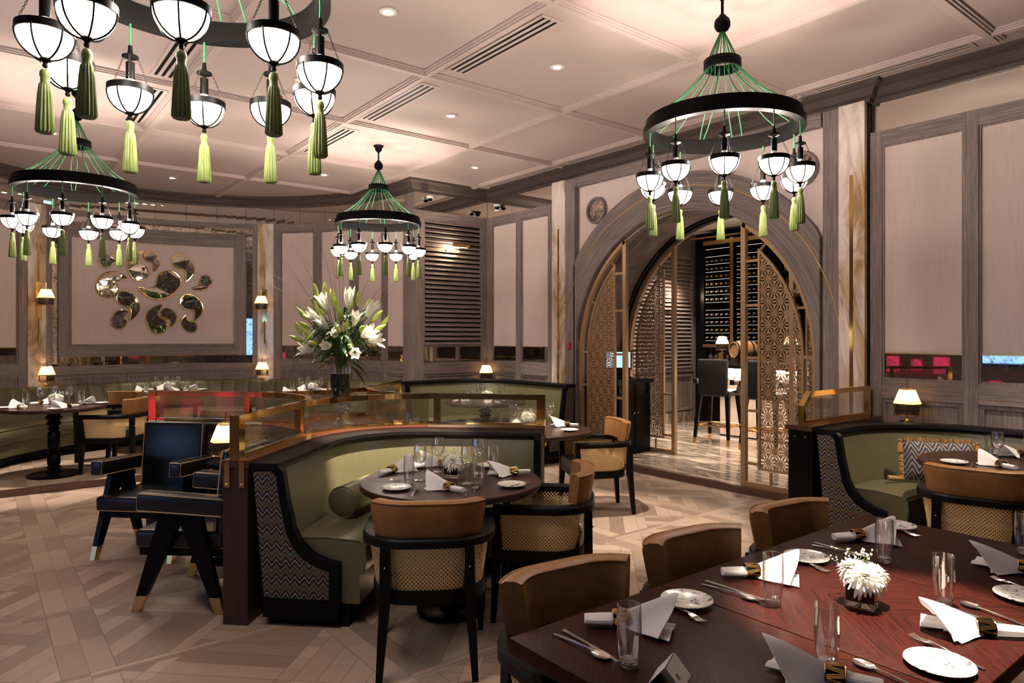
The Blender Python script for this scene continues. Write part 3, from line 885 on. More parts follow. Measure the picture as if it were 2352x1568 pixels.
def woodarch():
    m, t, out = newm('cerused_oak_bent')
    tc = t.nodes.new('ShaderNodeTexCoord')
    x, y, z = sepxyz(t, tc.outputs['Object'])
    a = mt(t, 'SUBTRACT', y, ARC_Y); b = mt(t, 'MAXIMUM', mt(t, 'SUBTRACT', z, ARC_Z), 0.0)
    r = mt(t, 'SQRT', mt(t, 'ADD', mt(t, 'MULTIPLY', a, a), mt(t, 'MULTIPLY', b, b)))
    th_ = mt(t, 'ARCTAN2', b, a)
    n1 = noise(t, comb(t, mt(t, 'MULTIPLY', r, 70.0), mt(t, 'ADD', mt(t, 'MULTIPLY', th_, 3.0), z), mt(t, 'MULTIPLY', x, 3.0)), 1.0, 5, .6, .6)
    c = ramp(t, n1, [(.28, (.082, .062, .057)), (.72, (.30, .243, .228))])
    princ(t, out, col=c, rough=.55, nrm=bump(t, n1, .25, .002)); return m
MAT['woodarch'] = woodarch()
ring_face(ARC_R, lambda p: (ARC_Y + max(-1.6, min(1.6, ro * math.cos(p))), ARC_Z + (ro * math.sin(p))), 5.955, 6.05).build('arch_surround', MAT['woodarch'], tr)
ring_face(1.80, lambda p: archpt(1.808, p), 5.951, 5.957, leg=False).build('arch_inlay', MAT['brassb'], tr)
m = MB()
for y in (Y0 + .07, Y1 - .085): m.box((5.99, y, 1.775), (.07, .14 if y < 4 else .17, 3.55))
m.build('stile', MAT['wood_v'], tr)
m = MB(); m.box((5.990, 4.69, 3.495), (.064, 3.20, .12)); m.build('rail', MAT['wood_h'], tr)
# barrel-vaulted passage to the bar with ribs
m = MB()
def vault(r0, x0, x1, n=40):
    pts = [(ARC_Y + r0, 0)] + [archpt(r0, PI * i / n) for i in range(n + 1)] + [(ARC_Y - r0, 0)]
    q = [(ARC_Y + r0 + .05, 0)] + [archpt(r0 + .05, PI * i / n) for i in range(n + 1)] + [(ARC_Y - r0 - .05, 0)]
    mb = MB(); vs = []
    for a, b in zip(pts, q): vs += [(x0, *a), (x1, *a), (x1, *b), (x0, *b)]
    fs = []
    for i in range(len(pts) - 1):
        for k in range(4): fs.append((4 * i + k, 4 * (i + 1) + k, 4 * (i + 1) + (k + 1) % 4, 4 * i + (k + 1) % 4))
    mb.add(vs, fs, smooth=True); return mb
tr = trim()
vault(1.62, 6.04, 7.0).build('passage_vault', MAT['woodarch'], tr)
for i, (x0, x1, dr) in enumerate(((6.30, 6.33, .014), (6.36, 6.38, .010), (6.86, 6.90, .02), (6.92, 7.0, .035))):
    vault(1.62 - dr, x0, x1).build('vault_rib', MAT['woodarch'] if i < 2 else MAT['blackw'], tr)
m = MB()
m.prism([(7.6, 0), (7.6, 3.4), (ARC_Y, 3.4)] + [archpt(1.60, PI / 2 - PI / 2 * i / 24) for i in range(25)] + [(ARC_Y + 1.60, 0)], 7.0, 7.08, T=YZ)
m.prism([(1.9, 0), (1.9, 3.4), (ARC_Y, 3.4)] + [archpt(1.60, PI / 2 + PI / 2 * i / 24) for i in range(25)] + [(ARC_Y - 1.60, 0)], 7.0, 7.08, T=YZ)
m.build('bar_front_wall', MAT['wood_v'], kind='structure')
# marble strips beside the arch
PW = line_path((6.0, 8.2), (6.0, 2.70), (-1, 0))
marble(PW, 8.2 - 6.705, 8.2 - 6.452, True); marble(PW, 8.2 - 2.926, 8.2 - 2.705, True)
for a, b in ((6.705, 6.452), (2.926, 2.705)):
    m = MB(); wbox(m, PW, 8.2 - a, 8.2 - b, Z['top'], 3.56, 0, .05); m.build('marble_head_trim', MAT['marble'], kind='structure')
wb = MB(); wb.box((6.06, 2.815, 1.8), (.1, .23, 3.6)); wb.box((6.06, 6.58, 1.8), (.1, .27, 3.6)); wb.build('arch_backing_wall', MAT['wood_v'], kind='structure')
# bar room walls
m = MB(); m.box((9.05, 7.53, 1.7), (2.1, .12, 3.4)); m.box((7.6, 7.53, 1.7), (1.2, .12, 3.4)); m.build('bar_left_wall', MAT['wood_v'], kind='structure')
m = MB(); m.box((10.08, 4.75, 1.7), (.12, 5.7, 3.4)); m.build('bar_back_wall', MAT['blackw'], kind='structure')
m = MB(); m.box((8.55, 1.93, 1.7), (3.1, .12, 3.4)); m.build('bar_right_wall', MAT['wood_v'], kind='structure')
m = MB(); m.box((8.55, 7.46, .16), (2.95, .025, .18)); m.build('baseboard_1', MAT['fmarble'], kind='structure')
BL = line_path((10.0, 7.47), (7.1, 7.47), (0, -1))
for k in range(2):
    lvs = thing('louvred_shutter', 'grey louvred shutter in the bar room, ' + ('next to the black wine cabinet' if k == 0 else 'behind the passage screen'), 'shutter', (9.5 - k, 7.47, 0), 0, 'bar room shutters'); a0 = .08 + k * .98
    m = MB(); wframe(m, BL, a0, a0 + .9, .95, 2.95, .06, 0, .03); wframe(m, BL, a0, a0 + .9, .28, .9, .04, 0, .02); m.build('shutter_frame', MAT['wood_v'], lvs)
    for i in range(28):
        z = 1.04 + i * .066
        m = MB(); m.sweep(sub_path(BL, a0 + .06, a0 + .84), [(.002, z + .034), (.006, z + .037), (.040, z - .020), (.036, z - .027)]); m.build('louvre_slat', MAT['wood_h'], lvs)
# windows with evening daylight and the opposite side of the room (behind the camera, seen only in mirrors and gloss)
MAT['day'] = emis('daylight_pane', (.24, .48, 1.0), 2.4)
MAT['pink'] = emis('pink_lit_panel', (1.0, .07, .20), .6)
for i, y in enumerate((3.5, 4.85, -.5)):
    w = struct('window_%d' % (i + 1), (-4.5, y, 1.5))
    m = MB()
    for dy in (-.62, .62): m.box((-4.46, y + dy, 1.55), (.1, .06, 1.2))
    for z in (.97, 2.13): m.box((-4.46, y, z), (.1, 1.3, .06))
    m.build('window_frame', MAT['blackw'], w)
    m = MB(); m.box((-4.48, y, 1.55), (.02, 1.2, 1.1)); m.build('window_pane', MAT['day'], w)
pk = struct('lit_display_trim', (-4.5, 6.8, 1.3))
for k in range(9):
    m = MB(); m.box((-4.46, 3.4 + .5 * k, .45 if k < 5 else .92), (.04, .20 + .05 * (k % 3), .36 if k % 2 else .24)); m.build('lit_panel', MAT['pink'], pk)
# ------------------------------------------------------------------ seating
def u_path(W, yf, yb, r, n=8):
    p = [(-W, yf, 1, 0), (-W, yb + r, 1, 0)]
    for i in range(1, n): a = PI + PI / 2 * i / n; p.append((-W + r + r * math.cos(a), yb + r + r * math.sin(a), -math.cos(a), -math.sin(a)))
    p += [(-W + r, yb, 0, 1), (W - r, yb, 0, 1)]
    for i in range(1, n): a = 1.5 * PI + PI / 2 * i / n; p.append((W - r + r * math.cos(a), yb + r + r * math.sin(a), -math.cos(a), -math.sin(a)))
    p += [(W, yb + r, -1, 0), (W, yf, -1, 0)]
    o = []; s = 0
    for i, q in enumerate(p):
        if i: s += math.hypot(q[0] - p[i - 1][0], q[1] - p[i - 1][1])
        o.append((*q, s))
    return o
def make_tub_chair(label, loc, rz):
    t = thing('tub_chair', label, 'chair', loc, rz, 'tan leather and cane tub chairs')
    P = u_path(.285, .25, -.27, .20); L = P[-1][4]
    m = MB(); m.sweep(P, [(-.03, .600), (-.03, .632), (-.022, .642), (.030, .642), (.036, .632), (.036, .600)]); m.build('arm_rail', MAT['blackw'], t, False)
    Q = u_path(.255, .24, -.235, .18)
    m = MB(); m.sweep(Q, [(-.012, .33), (-.012, .392), (.03, .392), (.03, .33)]); m.box((0, .235, .36), (.50, .03, .06)); m.build('seat_frame', MAT['blackw'], t, False)
    # cane skin between the rails: back and both sides
    def cane(s0, s1, nm):
        a = sub_path(P, s0 * L, s1 * L); LQ = Q[-1][4]; b = sub_path(Q, s0 * LQ, s1 * LQ)
        n = 14
        def at(pp, f):
            s = pp[0][4] + (pp[-1][4] - pp[0][4]) * f
            q = sub_path(pp, s, s)[0]; return Vector((q[0], q[1], 0))
        g = MB()
        for sg, off in ((1, 0), ):
            def fn(u, v):
                w = at(a, u).lerp(at(b, u), v); return (w.x, w.y, .602 + (.390 - .602) * v)
            g.grid(fn, n, 1, uvf=lambda u, v: (a[0][4] + (a[-1][4] - a[0][4]) * u, .602 - .212 * v))
        g.build(nm, MAT['cane'], t, False)
    cane(.03, .345, 'cane_panel'); cane(.375, .625, 'cane_panel'); cane(.655, .97, 'cane_panel')
    m = MB(); S = sub_path(P, .455, L - .455)
    m.sweep(S, [(-.004, .643), (-.018, .71), (-.030, .775), (-.025, .796), (-.008, .806), (.025, .806), (.043, .796), (.050, .77), (.064, .68), (.066, .643)], smooth=True)
    m.build('backrest', MAT['leather'], t, False)
    m = MB()
    for d, z in ((-.027, .798), (.044, .798)): m.tube([(q[0] + q[2] * d, q[1] + q[3] * d, z) for q in S], .0035, 5)
    m.build('backrest_piping', MAT['leather'], t, False)
    m = MB()
    seat = [(q[0] + q[2] * .05, q[1] + q[3] * .05) for q in P]
    m.prism(seat, .392, .44); sp = [(q[0] + q[2] * .075, q[1] + q[3] * .075) for q in P]; m.prism(sp, .44, .462); m.build('seat', MAT['seatd'], t, False)
    for sx in (-1, 1):
        m = MB(); m.tube([(sx * .190, -.262, .602), (sx * .192, -.262, .36), (sx * .215, -.292, 0)], [.031, .034, .020], 4, rot=PI / 4); m.build('leg', MAT['blackw'], t, False)
        m = MB(); m.tube([(sx * .284, .235, .602), (sx * .262, .228, .36), (sx * .252, .252, 0)], [.028, .036, .020], 4, rot=PI / 4); m.build('leg', MAT['blackw'], t, False)
        m = MB(); m.ball((sx * .190, -.288, .515), .0055, 8, 6); m.build('stud', MAT['steel'], t, False)
    return t
def make_armchair(label, loc, rz):
    t = thing('lounge_armchair', label, 'armchair', loc, rz, 'black leather armchairs')
    m = MB(); m.rbox((0, .045, .395), (.50, .53, .105), .025); m.build('seat', MAT['bleather'], t, False)
    m = MB(); m.box((0, .035, .322), (.47, .50, .042)); m.build('seat_frame', MAT['black'], t, False)
    m = MB(); T = Matrix.Translation((0, -.218, .655)) @ Matrix.Rotation(R(6), 4, 'X'); m.rbox((0, 0, 0), (.49, .085, .50), .03, T=T); m.build('backrest', MAT['bleather'], t, False)
    pm = MB()
    for y in (.043,):
        q = [(-.235, y, -.24), (.235, y, -.24), (.235, y, .24), (-.235, y, .24)]
        pm.tube([T @ Vector(p) for p in q], .004, 5, True)
    pm.tube([(-.24, -.24, .352), (-.24, .305, .352), (.24, .305, .352), (.24, -.24, .352)], .004, 5)
    for sx in (-1, 1):
        m = MB(); T2 = Matrix.Translation((sx * .295, -.012, .615)) @ Matrix.Rotation(R(3), 4, 'X'); m.rbox((0, 0, 0), (.095, .51, .105), .018, T=T2)
        a = m.build('armrest', MAT['bleather'], t, False)
        pm2 = MB()
        for y in (-.249, .249): pm2.tube([T2 @ Vector(p) for p in ((-.040, y, -.045), (.040, y, -.045), (.040, y, .045), (-.040, y, .045))], .004, 5, True)
        for x in (-.046, .046):
            pm2.tube([T2 @ Vector(p) for p in ((x, -.24, -.047), (x, .24, -.047))], .0035, 5)
            pm2.tube([T2 @ Vector(p) for p in ((x, -.24, .047), (x, .24, .047))], .0035, 5)
        pm2.build('piping', MAT['piping'], a, False)
        for fy, ty in ((.27, .06), (-.22, -.03)):
            m = MB(); w = .018
            a0 = Vector((sx * .275, ty, .565)); b0 = Vector((sx * .285, fy, 0)); k = a0.lerp(b0, .84)
            for p, q, w0, w1, nm, mt_ in ((a0, k, .070, .030, 'leg', 'black'), (k, b0, .031, .024, 'leg_tip', 'brassb')):
                m = MB(); vs = []
                for c, h in ((p, w0), (q, w1)):
                    for dx, dy in ((-w, -h), (w, -h), (w, h), (-w, h)): vs.append((c.x + dx, c.y + dy, c.z))
                m.add(vs, [(0, 1, 2, 3), (7, 6, 5, 4), (0, 4, 5, 1), (1, 5, 6, 2), (2, 6, 7, 3), (3, 7, 4, 0)])
                if nm == 'leg': lg = m.build('leg', MAT['black'], t, False)
                else: m.build('leg_tip', MAT['brassb'], lg, False, label='brass leg tip')
    pm.build('piping', MAT['piping'], t, False)
    return t
def booth(name, label, cat, loc, path, doff, ztop=.87, ends=(1, 1), z0=0.0, seatd=.62, lean=.07, piping=True, backmat='green'):
    """a fixed upholstered banquette following a path; every coordinate is a world coordinate"""
    t = thing(name, label, cat, loc)
    L = path[-1][4]; D = doff
    e0 = .05 if ends[0] else 0; e1 = L - .05 if ends[1] else L
    S = sub_path(path, e0, e1)
    k = ztop - .87
    m = MB(); m.sweep(S, [(D + .06, z0 + .40), (D + .23, z0 + .40), (D + .215, z0 + .47), (D + .17, .66 + k), (D + .135, .80 + k), (D + .12, .838 + k), (D + .03, .838 + k)], smooth=True); m.build('backrest', MAT[backmat], t)
    m = MB(); m.sweep(path, [(D, .835 + k), (D + .15, .835 + k), (D + .155, .85 + k), (D + .15, .872 + k), (D, .872 + k)]); m.build('top_rail', MAT['blackw'], t)
    m = MB(); s = seatd
    m.sweep(S, [(D + .18, z0 + .285), (D + s - .01, z0 + .285), (D + s, z0 + .30), (D + s + .006, z0 + .37), (D + s, z0 + .435), (D + s - .03, z0 + .462), (D + .4, z0 + .475), (D + .18, z0 + .465)], smooth=True); m.build('seat', MAT[backmat], t)
    m = MB(); m.sweep(S, [(D + .10, z0 + .125), (D + s - .03, z0 + .125), (D + s - .03, z0 + .284), (D + .10, z0 + .284)]); m.build('seat_base', MAT[backmat], t)
    m = MB(); m.sweep(S, [(D + .08, z0), (D + s - .09, z0), (D + s - .09, z0 + .125), (D + .08, z0 + .125)]); m.build('plinth', MAT['black'], t)
    m = MB()
    for d, z in ((D + s - .012, z0 + .456), (D + s - .025, z0 + .284), (D + .122, .836 + k)): m.tube([(p[0] + p[2] * d, p[1] + p[3] * d, z) for p in S], .0045, 5)
    for q in (S[0], S[-1]):
        m.tube([(q[0] + q[2] * d, q[1] + q[3] * d, z0 + z) for d, z in ((D + s - .012, .286), (D + s + .004, .37), (D + s - .002, .435), (D + s - .03, .462), (D + .4, .475), (D + .22, .467))], .0045, 5)
    m.build('piping', MAT['greend'], t)
    for on, p, sg in ((ends[0], path[0], 1), (ends[1], path[-1], -1)):
        if not on: continue
        n = Vector((p[2], p[3], 0)).normalized(); q = path[1] if sg == 1 else path[-2]
        tg = (Vector((q[0], q[1], 0)) - Vector((p[0], p[1], 0))).normalized()
        T = Matrix((( n.x, 0, tg.x, p[0]), (n.y, 0, tg.y, p[1]), (0, 1, 0, 0), (0, 0, 0, 1)))
        zt = ztop - .87
        ch = [(.02, .825 + zt), (.115, .83 + zt), (.145, .80 + zt), (.165, .67 + zt), (.20, .50), (.24, .42), (.30, .36), (.37, .325), (.44, .30), (.44, .16), (.08, .16)]
        fr = [(.005, .868 + zt), (.135, .868 + zt), (.18, .83 + zt), (.205, .68 + zt), (.24, .53), (.28, .455), (.335, .40), (.40, .37), (.49, .345), (.49, .05), (.07, .05)]
        m = MB(); m.prism([(D + a, z0 + b) for a, b in fr], .004, .05, T=T); ep = m.build('end_panel', MAT['black'], t)
        m = MB(); m.prism([(D + a, z0 + b) for a, b in ch], -.006, .006, T=T); m.build('patterned_upholstery', MAT['chev'], ep, label='zigzag patterned fabric')
    return t

# ---- the four-lobed divider with its brass and glass screens
CI = Vector((2.2, 4.9)); AL = 1.55; AT = .75
dirs = [Vector((-1, -1)).normalized(), Vector((1, -1)).normalized(), Vector((1, 1)).normalized(), Vector((-1, 1)).normalized()]
isl = thing('booth_divider', 'four-armed mahogany divider with brass glazed screens behind the centre booth', 'divider', (CI.x, CI.y, 0))
body = []
for k in range(4):
    P = fillet_path(CI + dirs[k] * AL, CI, CI + dirs[(k + 1) % 4] * AL, AT, 12)
    body += [(p[0] + p[2] * .07, p[1] + p[3] * .07) for p in P]
m = MB(); m.prism(body, 0, .845); m.build('body', MAT['mahogv'], isl)
top = []
for k in range(4):
    P = fillet_path(CI + dirs[k] * (AL + .006), CI, CI + dirs[(k + 1) % 4] * (AL + .006), AT, 12)
    top += [(p[0] + p[2] * .078, p[1] + p[3] * .078) for p in P]
m = MB(); m.prism(top, .846, .884); m.build('counter_top', MAT['mahog'], isl)
for k in range(4):
    u = dirs[k]; n = Vector((-u.y, u.x))
    for w in (-.042, .042):
        m = MB(); c = CI + u * (AL + .008) + n * w
        m.box((c.x, c.y, .815), (.010, .030, .145), math.atan2(u.y, u.x)); c2 = CI + u * (AL - .02) + n * w; m.box((c2.x, c2.y, .8865), (.06, .03, .005), math.atan2(u.y, u.x))
        c3 = CI + u * (AL + .014) + n * w; m.ball((c3.x, c3.y, .758), .007, 8, 6)
        m.build('brass_bracket', MAT['brass'], isl, label='brass angle bracket')
SZ0, SZ1 = .884, 1.125
def bar_path(mb, pts, w, z0, z1):
    mb.sweep(poly_path(pts), [(-w, z0), (w, z0), (w, z1), (-w, z1)])
for k in range(4):
    u = dirs[k]; a = math.atan2(u.y, u.x)
    p0 = CI + u * (AL - .02); p1 = CI + u * AT
    m = MB(); bar_path(m, [p0, p1], .020, SZ1 - .04, SZ1); bar_path(m, [p0, p1], .020, SZ0, SZ0 + .028)
    m.box((p0.x, p0.y, (SZ0 + SZ1) / 2), (.06, .056, SZ1 - SZ0 + .003), a)
    m.box((p1.x, p1.y, (SZ0 + SZ1) / 2), (.045, .042, SZ1 - SZ0 - .003), a)
    m.build('screen_frame', MAT['brass'], isl, label='polished brass screen frame')
    m = MB(); bar_path(m, [p0 - u * .03, p1 + u * .02], .004, SZ0 + .028, SZ1 - .04); m.build('glass_pane', MAT['pane'], isl)
    P = fillet_path(CI + dirs[k] * AT, CI, CI + dirs[(k + 1) % 4] * AT, AT - .001, 18)
    pts = [(p[0], p[1]) for p in P][1:-1]
    m = MB(); bar_path(m, pts, .020, SZ1 - .039, SZ1 - .001); bar_path(m, pts, .020, SZ0, SZ0 + .028); m.build('screen_frame', MAT['brass'], isl, label='polished brass screen frame')
    m = MB(); bar_path(m, pts[1:-1], .004, SZ0 + .028, SZ1 - .04); m.build('glass_pane', MAT['pane'], isl)
for k in (1, 2, 3):      # zigzag cloth on the open notches
    P = fillet_path(CI + dirs[k] * AL, CI, CI + dirs[(k + 1) % 4] * AL, AT, 14)
    m = MB(); m.sweep(sub_path(P, .05, P[-1][4] - .05), [(.0705, .14), (.082, .14), (.082, .80), (.0705, .80)]); m.build('patterned_upholstery', MAT['chev'], isl, label='zigzag patterned fabric')

FP = fillet_path(CI + dirs[0] * AL, CI, CI + dirs[1] * AL, AT, 16)
booth('curved_banquette', 'curved sage leather booth seat against the divider, centre of room', 'banquette', (2.2, 4.0, 0), FP, .085)
RP = fillet_path((4.90, 2.585), (5.995, 2.585), (5.995, -.6), .78, 14)
booth('corner_banquette', 'sage leather corner booth seat along the right wall', 'banquette', (5.6, 1.8, 0), RP, .0, ends=(1, 0))
KP = fillet_path((4.46, 8.08), (5.90, 8.08), (5.90, 6.20), .85, 14)
booth('alcove_banquette', 'sage leather booth seat in the alcove below the louvred shutter', 'banquette', (5.3, 7.4, 0), KP, .0, ztop=.955)
# partition beside the right booth, with its own glazed screen
pt = thing('booth_partition', 'black lacquer partition with chamfered brass glass screen beside right booth', 'partition', (5.4, 2.69, 0))
m = MB(); m.box((5.44, 2.69, .425), (1.12, .19, .85)); m.build('body', MAT['black'], pt)
m = MB(); m.box((5.43, 2.69, .867), (1.16, .21, .034)); m.build('counter_top', MAT['mahog'], pt)
m = MB()
XZ = Matrix(((1, 0, 0, 0), (0, 0, -1, 2.69), (0, 1, 0, 0), (0, 0, 0, 1)))
fo = [(4.89, .884), (5.985, .884), (5.985, 1.135), (5.00, 1.135), (4.89, 1.03)]
fi = [(4.925, .915), (5.945, .915), (5.945, 1.095), (5.02, 1.095), (4.925, 1.005)]
for i in range(5):
    j = (i + 1) % 5; m.prism([fo[i], fo[j], fi[j], fi[i]], -.022, .022, T=XZ)
m.build('screen_frame', MAT['brass'], pt, label='polished brass screen frame')
m = MB(); m.prism([(4.922, .912), (5.948, .912), (5.948, 1.098), (5.018, 1.098), (4.922, 1.007)], -.004, .004, T=XZ); m.build('glass_pane', MAT['pane'], pt)
m = MB()
for y in (2.65, 2.73): m.ball((4.878, y, .80), .007, 8, 6)
m.build('screw', MAT['brass'], pt)

# ---- tufted apse banquette: back with vertical channels and a row of buttons
ab = thing('tufted_banquette', 'long olive tufted leather bench curving round the apse wall', 'banquette', (AC[0], AC[1] + 2.4, .07))
def apse_xy(a, r): return AC[0] + r * math.cos(R(a)), AC[1] + r * math.sin(R(a))
A0, A1 = 8, 176
NCH = 40
def tuft(u, v):
    a = A0 + (A1 - A0) * u
    prof = [(2.60, .42), (2.54, .47), (2.57, .62), (2.60, .76), (2.63, .86), (2.66, .895), (2.70, .905), (2.76, .90)]
    f = v * (len(prof) - 1); i = min(int(f), len(prof) - 2); w = f - i
    r = prof[i][0] + (prof[i + 1][0] - prof[i][0]) * w; z = prof[i][1] + (prof[i + 1][1] - prof[i][1]) * w
    ph = (u * NCH) % 1.0
    if .25 < v < .92:
        c = abs(ph - .5) * 2          # 1 at the channel
        r += .016 * max(0, (c - .72) / .28) ** 1.5 * (1 if v > .4 else .5)
        c2 = math.hypot((ph - .0 if ph < .5 else ph - 1) * .21, (z - .72))
        r += .022 * math.exp(-(c2 / .028) ** 2)
    x, y = apse_xy(a, r); return (x, y, z)
m = MB(); m.grid(tuft, NCH * 8, 21); m.build('tufted_back', MAT['greyg'], ab)
APB = arc_path(AC, 2.78, A0, A1, 44)
m = MB(); m.sweep(APB, [(.02, .07), (.18, .07), (.18, .43), (.14, .80), (.02, .895)]); m.build('back_frame', MAT['greyg'], ab)
m = MB(); m.sweep(APB, [(.2, .34), (.80, .34), (.82, .38), (.82, .47), (.79, .505), (.5, .515), (.2, .50)], smooth=True); m.build('seat', MAT['greyg'], ab)
m = MB(); m.sweep(APB, [(.2, .19), (.79, .19), (.79, .338), (.2, .338)]); m.build('seat_base', MAT['greyg'], ab)
m = MB(); m.sweep(APB, [(.2, .07), (.70, .07), (.70, .189), (.2, .189)]); m.build('plinth', MAT['black'], ab)
m = MB()
for i in range(NCH):
    x, y = apse_xy(A0 + (A1 - A0) * i / NCH, 2.612); m.ball((x, y, .72), .011, 6, 4)
m.build('tufting_buttons', MAT['greend'], ab)
m = MB(); m.tube([(p[0] + p[2] * .81, p[1] + p[3] * .81, .497) for p in APB], .005, 5); m.build('piping', MAT['greend'], ab)
sh = struct('ledge_trim'); m = MB(); m.sweep(arc_path(AC, 2.85, 2, 178, 44), [(.0, .84), (.08, .84), (.08, .868), (0, .868)]); m.build('ledge', MAT['wood_h'], sh)
m = MB(); m.box((5.90, 8.08, .44), (.2, .22, .88)); m.build('ledge', MAT['wood_h'], sh)

# ---- chairs
CH = make_tub_chair('tan leather and cane tub chair seen from behind at the centre round table', (1.76, 2.88, 0), R(-34))
def chair(x, y, z, face, label): return dup(CH, (x, y, z), math.atan2(-face[0], face[1]), label)
chair(2.574, 2.985, 0, (-.72, .69), 'tan leather and cane tub chair at the right side of the centre round table')
chair(4.37, 4.35, 0, (-.88, .47), 'tan leather and cane tub chair near the threshold of the arch')
chair(3.02, 4.98, 0, (.92, -.38), 'tan leather and cane tub chair seen through the divider glass, facing the arch')
chair(1.49, 1.415, 0, (-.12, -1), 'tan leather tub chair nearest the camera at the long dark dining table')
chair(2.13, 1.40, 0, (-.12, -1), 'middle tan leather tub chair of three along the long dining table')
chair(2.83, 1.41, 0, (-.14, -1), 'farthest tan leather tub chair along the long table, beside the zigzag panel')
chair(4.70, 1.47, 0, (.97, .24), 'tan leather and cane tub chair pulled up to the right booth table')
chair(1.25, 8.66, .07, (-.80, .60), 'nearer tub chair with pale cane side at the left apse table')
chair(1.30, 9.42, .07, (-.72, -.62), 'farther tub chair behind the left apse table')
chair(2.03, 9.50, .07, (.12, 1), 'tub chair half hidden behind the pink-lit glass screen')
chair(2.55, 6.55, 0, (.2, .98), 'tub chair behind the divider glass on the apse side')
AM = make_armchair('farther black leather armchair facing the camera with blue sheen on its back', (1.05, 5.52, 0), R(135))
dup(AM, (1.115, 4.375, 0), math.atan2(.74, .67), 'nearer black leather armchair in profile beside the mahogany post')
# ------------------------------------------------------------------ tables and what stands on them
def make_round_table(label, loc, r, h=.74, base=.33):
    t = thing('round_table', label, 'table', loc, 0, 'round dining tables')
    m = MB(); m.lathe([(0, h - .042), (r - .05, h - .042), (r - .008, h - .036), (r, h - .026), (r, h - .008), (r - .006, h), (0, h)], 48); m.build('tabletop', MAT['roundtop'], t, False)
    pr = [(.0, .03), (.07, .03), (.075, .05), (.05, .07), (.075, .09), (.05, .11), (.062, .13), (.062, .22), (.045, .24), (.06, .26), (.045, .28), (.055, .30), (.058, .46), (.045, .48), (.062, .50), (.045, .52), (.075, .56), (.05, .585), (.085, .62), (.055, .645), (.095, .675), (.06, .70), (.0, .70)]
    m = MB(); m.lathe([(a, z * (h - .042) / .70) for a, z in pr], 20); m.build('pedestal', MAT['black'], t, False)
    m = MB(); m.lathe([(0, 0), (base, 0), (base + .005, .02), (base - .01, .03), (0, .03)], 40); m.build('base_plate', MAT['black'], t, False)
    return t
RT = make_round_table('dark wood round table in front of the centre sage booth', (2.13, 3.26, 0), .51, base=.19)
T2 = dup(RT, (3.86, 4.60, 0), 0, 'dark wood round table right of the divider, near the arch')
T3 = dup(RT, (5.18, 1.45, 0), 0, 'dark wood round table in the right corner booth')
T4 = dup(RT, (5.05, 6.95, 0), 0, 'dark wood round table in the alcove booth')
T5 = make_round_table('dark wood round pedestal table at far left in the apse', (.67, 8.75, .07), .49, base=.24)
T6 = dup(RT, (2.05, 10.12, .07), 0, 'dark wood round table at the middle of the apse bench')
T7 = dup(RT, (3.50, 8.72, .07), 0, 'dark wood round table at the right end of the apse bench')
bt = thing('dining_table', 'long dark chevron veneer dining table in the foreground', 'table', (2.16, 1.0, 0))
seams = [1.13, 1.76, 2.44, 3.20]
for i in range(3):
    m = MB(); x0, x1 = seams[i] + .0015, seams[i + 1] - .0015
    m.rbox(((x0 + x1) / 2, 1.005, .718), (x1 - x0, .89, .044), .004, seg=2); m.build('tabletop', MAT['tabletop'], bt)
m = MB(); m.box((2.165, 1.005, .675), (1.95, .78, .04)); m.build('apron', MAT['black'], bt)
for x in (1.5, 2.83):
    m = MB(); m.box((x, 1.005, .34), (.12, .14, .66)); m.box((x, 1.005, .02), (.10, .66, .04)); m.build('leg', MAT['black'], bt)

# masters, built once; the first placing moves the master itself
class Kind:
    def __init__(s, make): s.make = make; s.o = None
    def put(s, loc, rz, label, group):
        if s.o is None:
            s.o = s.make(); o = s.o
            o.location = loc; o.rotation_euler = (0, 0, rz)
            o['label'] = label; o['group'] = group
            return o
        return dup(s.o, loc, rz, label, group)
def mk_wine():
    m = MB()
    pr = [(0, .001), (.034, .001), (.036, .004), (.012, .008), (.005, .014), (.0038, .03), (.0036, .075), (.006, .088), (.022, .104), (.034, .125), (.038, .147), (.036, .172), (.030, .205), (.0292, .2055), (.0292, .204), (.0350, .172), (.0368, .147), (.0328, .126), (.021, .106), (.004, .093), (0, .092)]
    m.lathe(pr, 24); return tag(m.build('wine_glass', MAT['glass']), '', 'wine glass')
def mk_tumbler():
    t = thing('highball_glass', '', 'glass')
    m = MB(); m.lathe([(.024, .014), (.0285, .05), (.031, .09), (.0295, .152), (.0285, .1525), (.0278, .152), (.0295, .09), (.027, .05), (.022, .017), (0, .016)], 24); m.build('bowl', MAT['glass'], t, False)
    m = MB(); m.lathe([(0, 0), (.0215, 0), (.0235, .003), (.0245, .014), (.0225, .0175), (.010, .0145), (0, .0140)], 24); m.build('base', MAT['glassb'], t, False, label='thick glass base')
    return t
def mk_plate():
    m = MB(); m.lathe([(0, .001), (.048, .001), (.05, .0), (.052, .003), (.075, .010), (.0785, .013), (.0775, .015), (.073, .0135), (.05, .007), (0, .006)], 40); return tag(m.build('side_plate', MAT['china']), '', 'plate')
def flat(mb, st, z=.0):
    """st: list of (y, halfwidth, z) stations along the handle"""
    vs = []; fs = []
    for y, w, h in st:
        vs += [(-w, y, h), (w, y, h), (w * .8, y, h + .0022), (-w * .8, y, h + .0022)]
    for i in range(len(st) - 1):
        for k in range(4): fs.append((4 * i + k, 4 * i + (k + 1) % 4, 4 * i + 4 + (k + 1) % 4, 4 * i + 4 + k))
    n = 4 * (len(st) - 1); fs += [(3, 2, 1, 0), (n, n + 1, n + 2, n + 3)]
    mb.add(vs, fs, smooth=True)
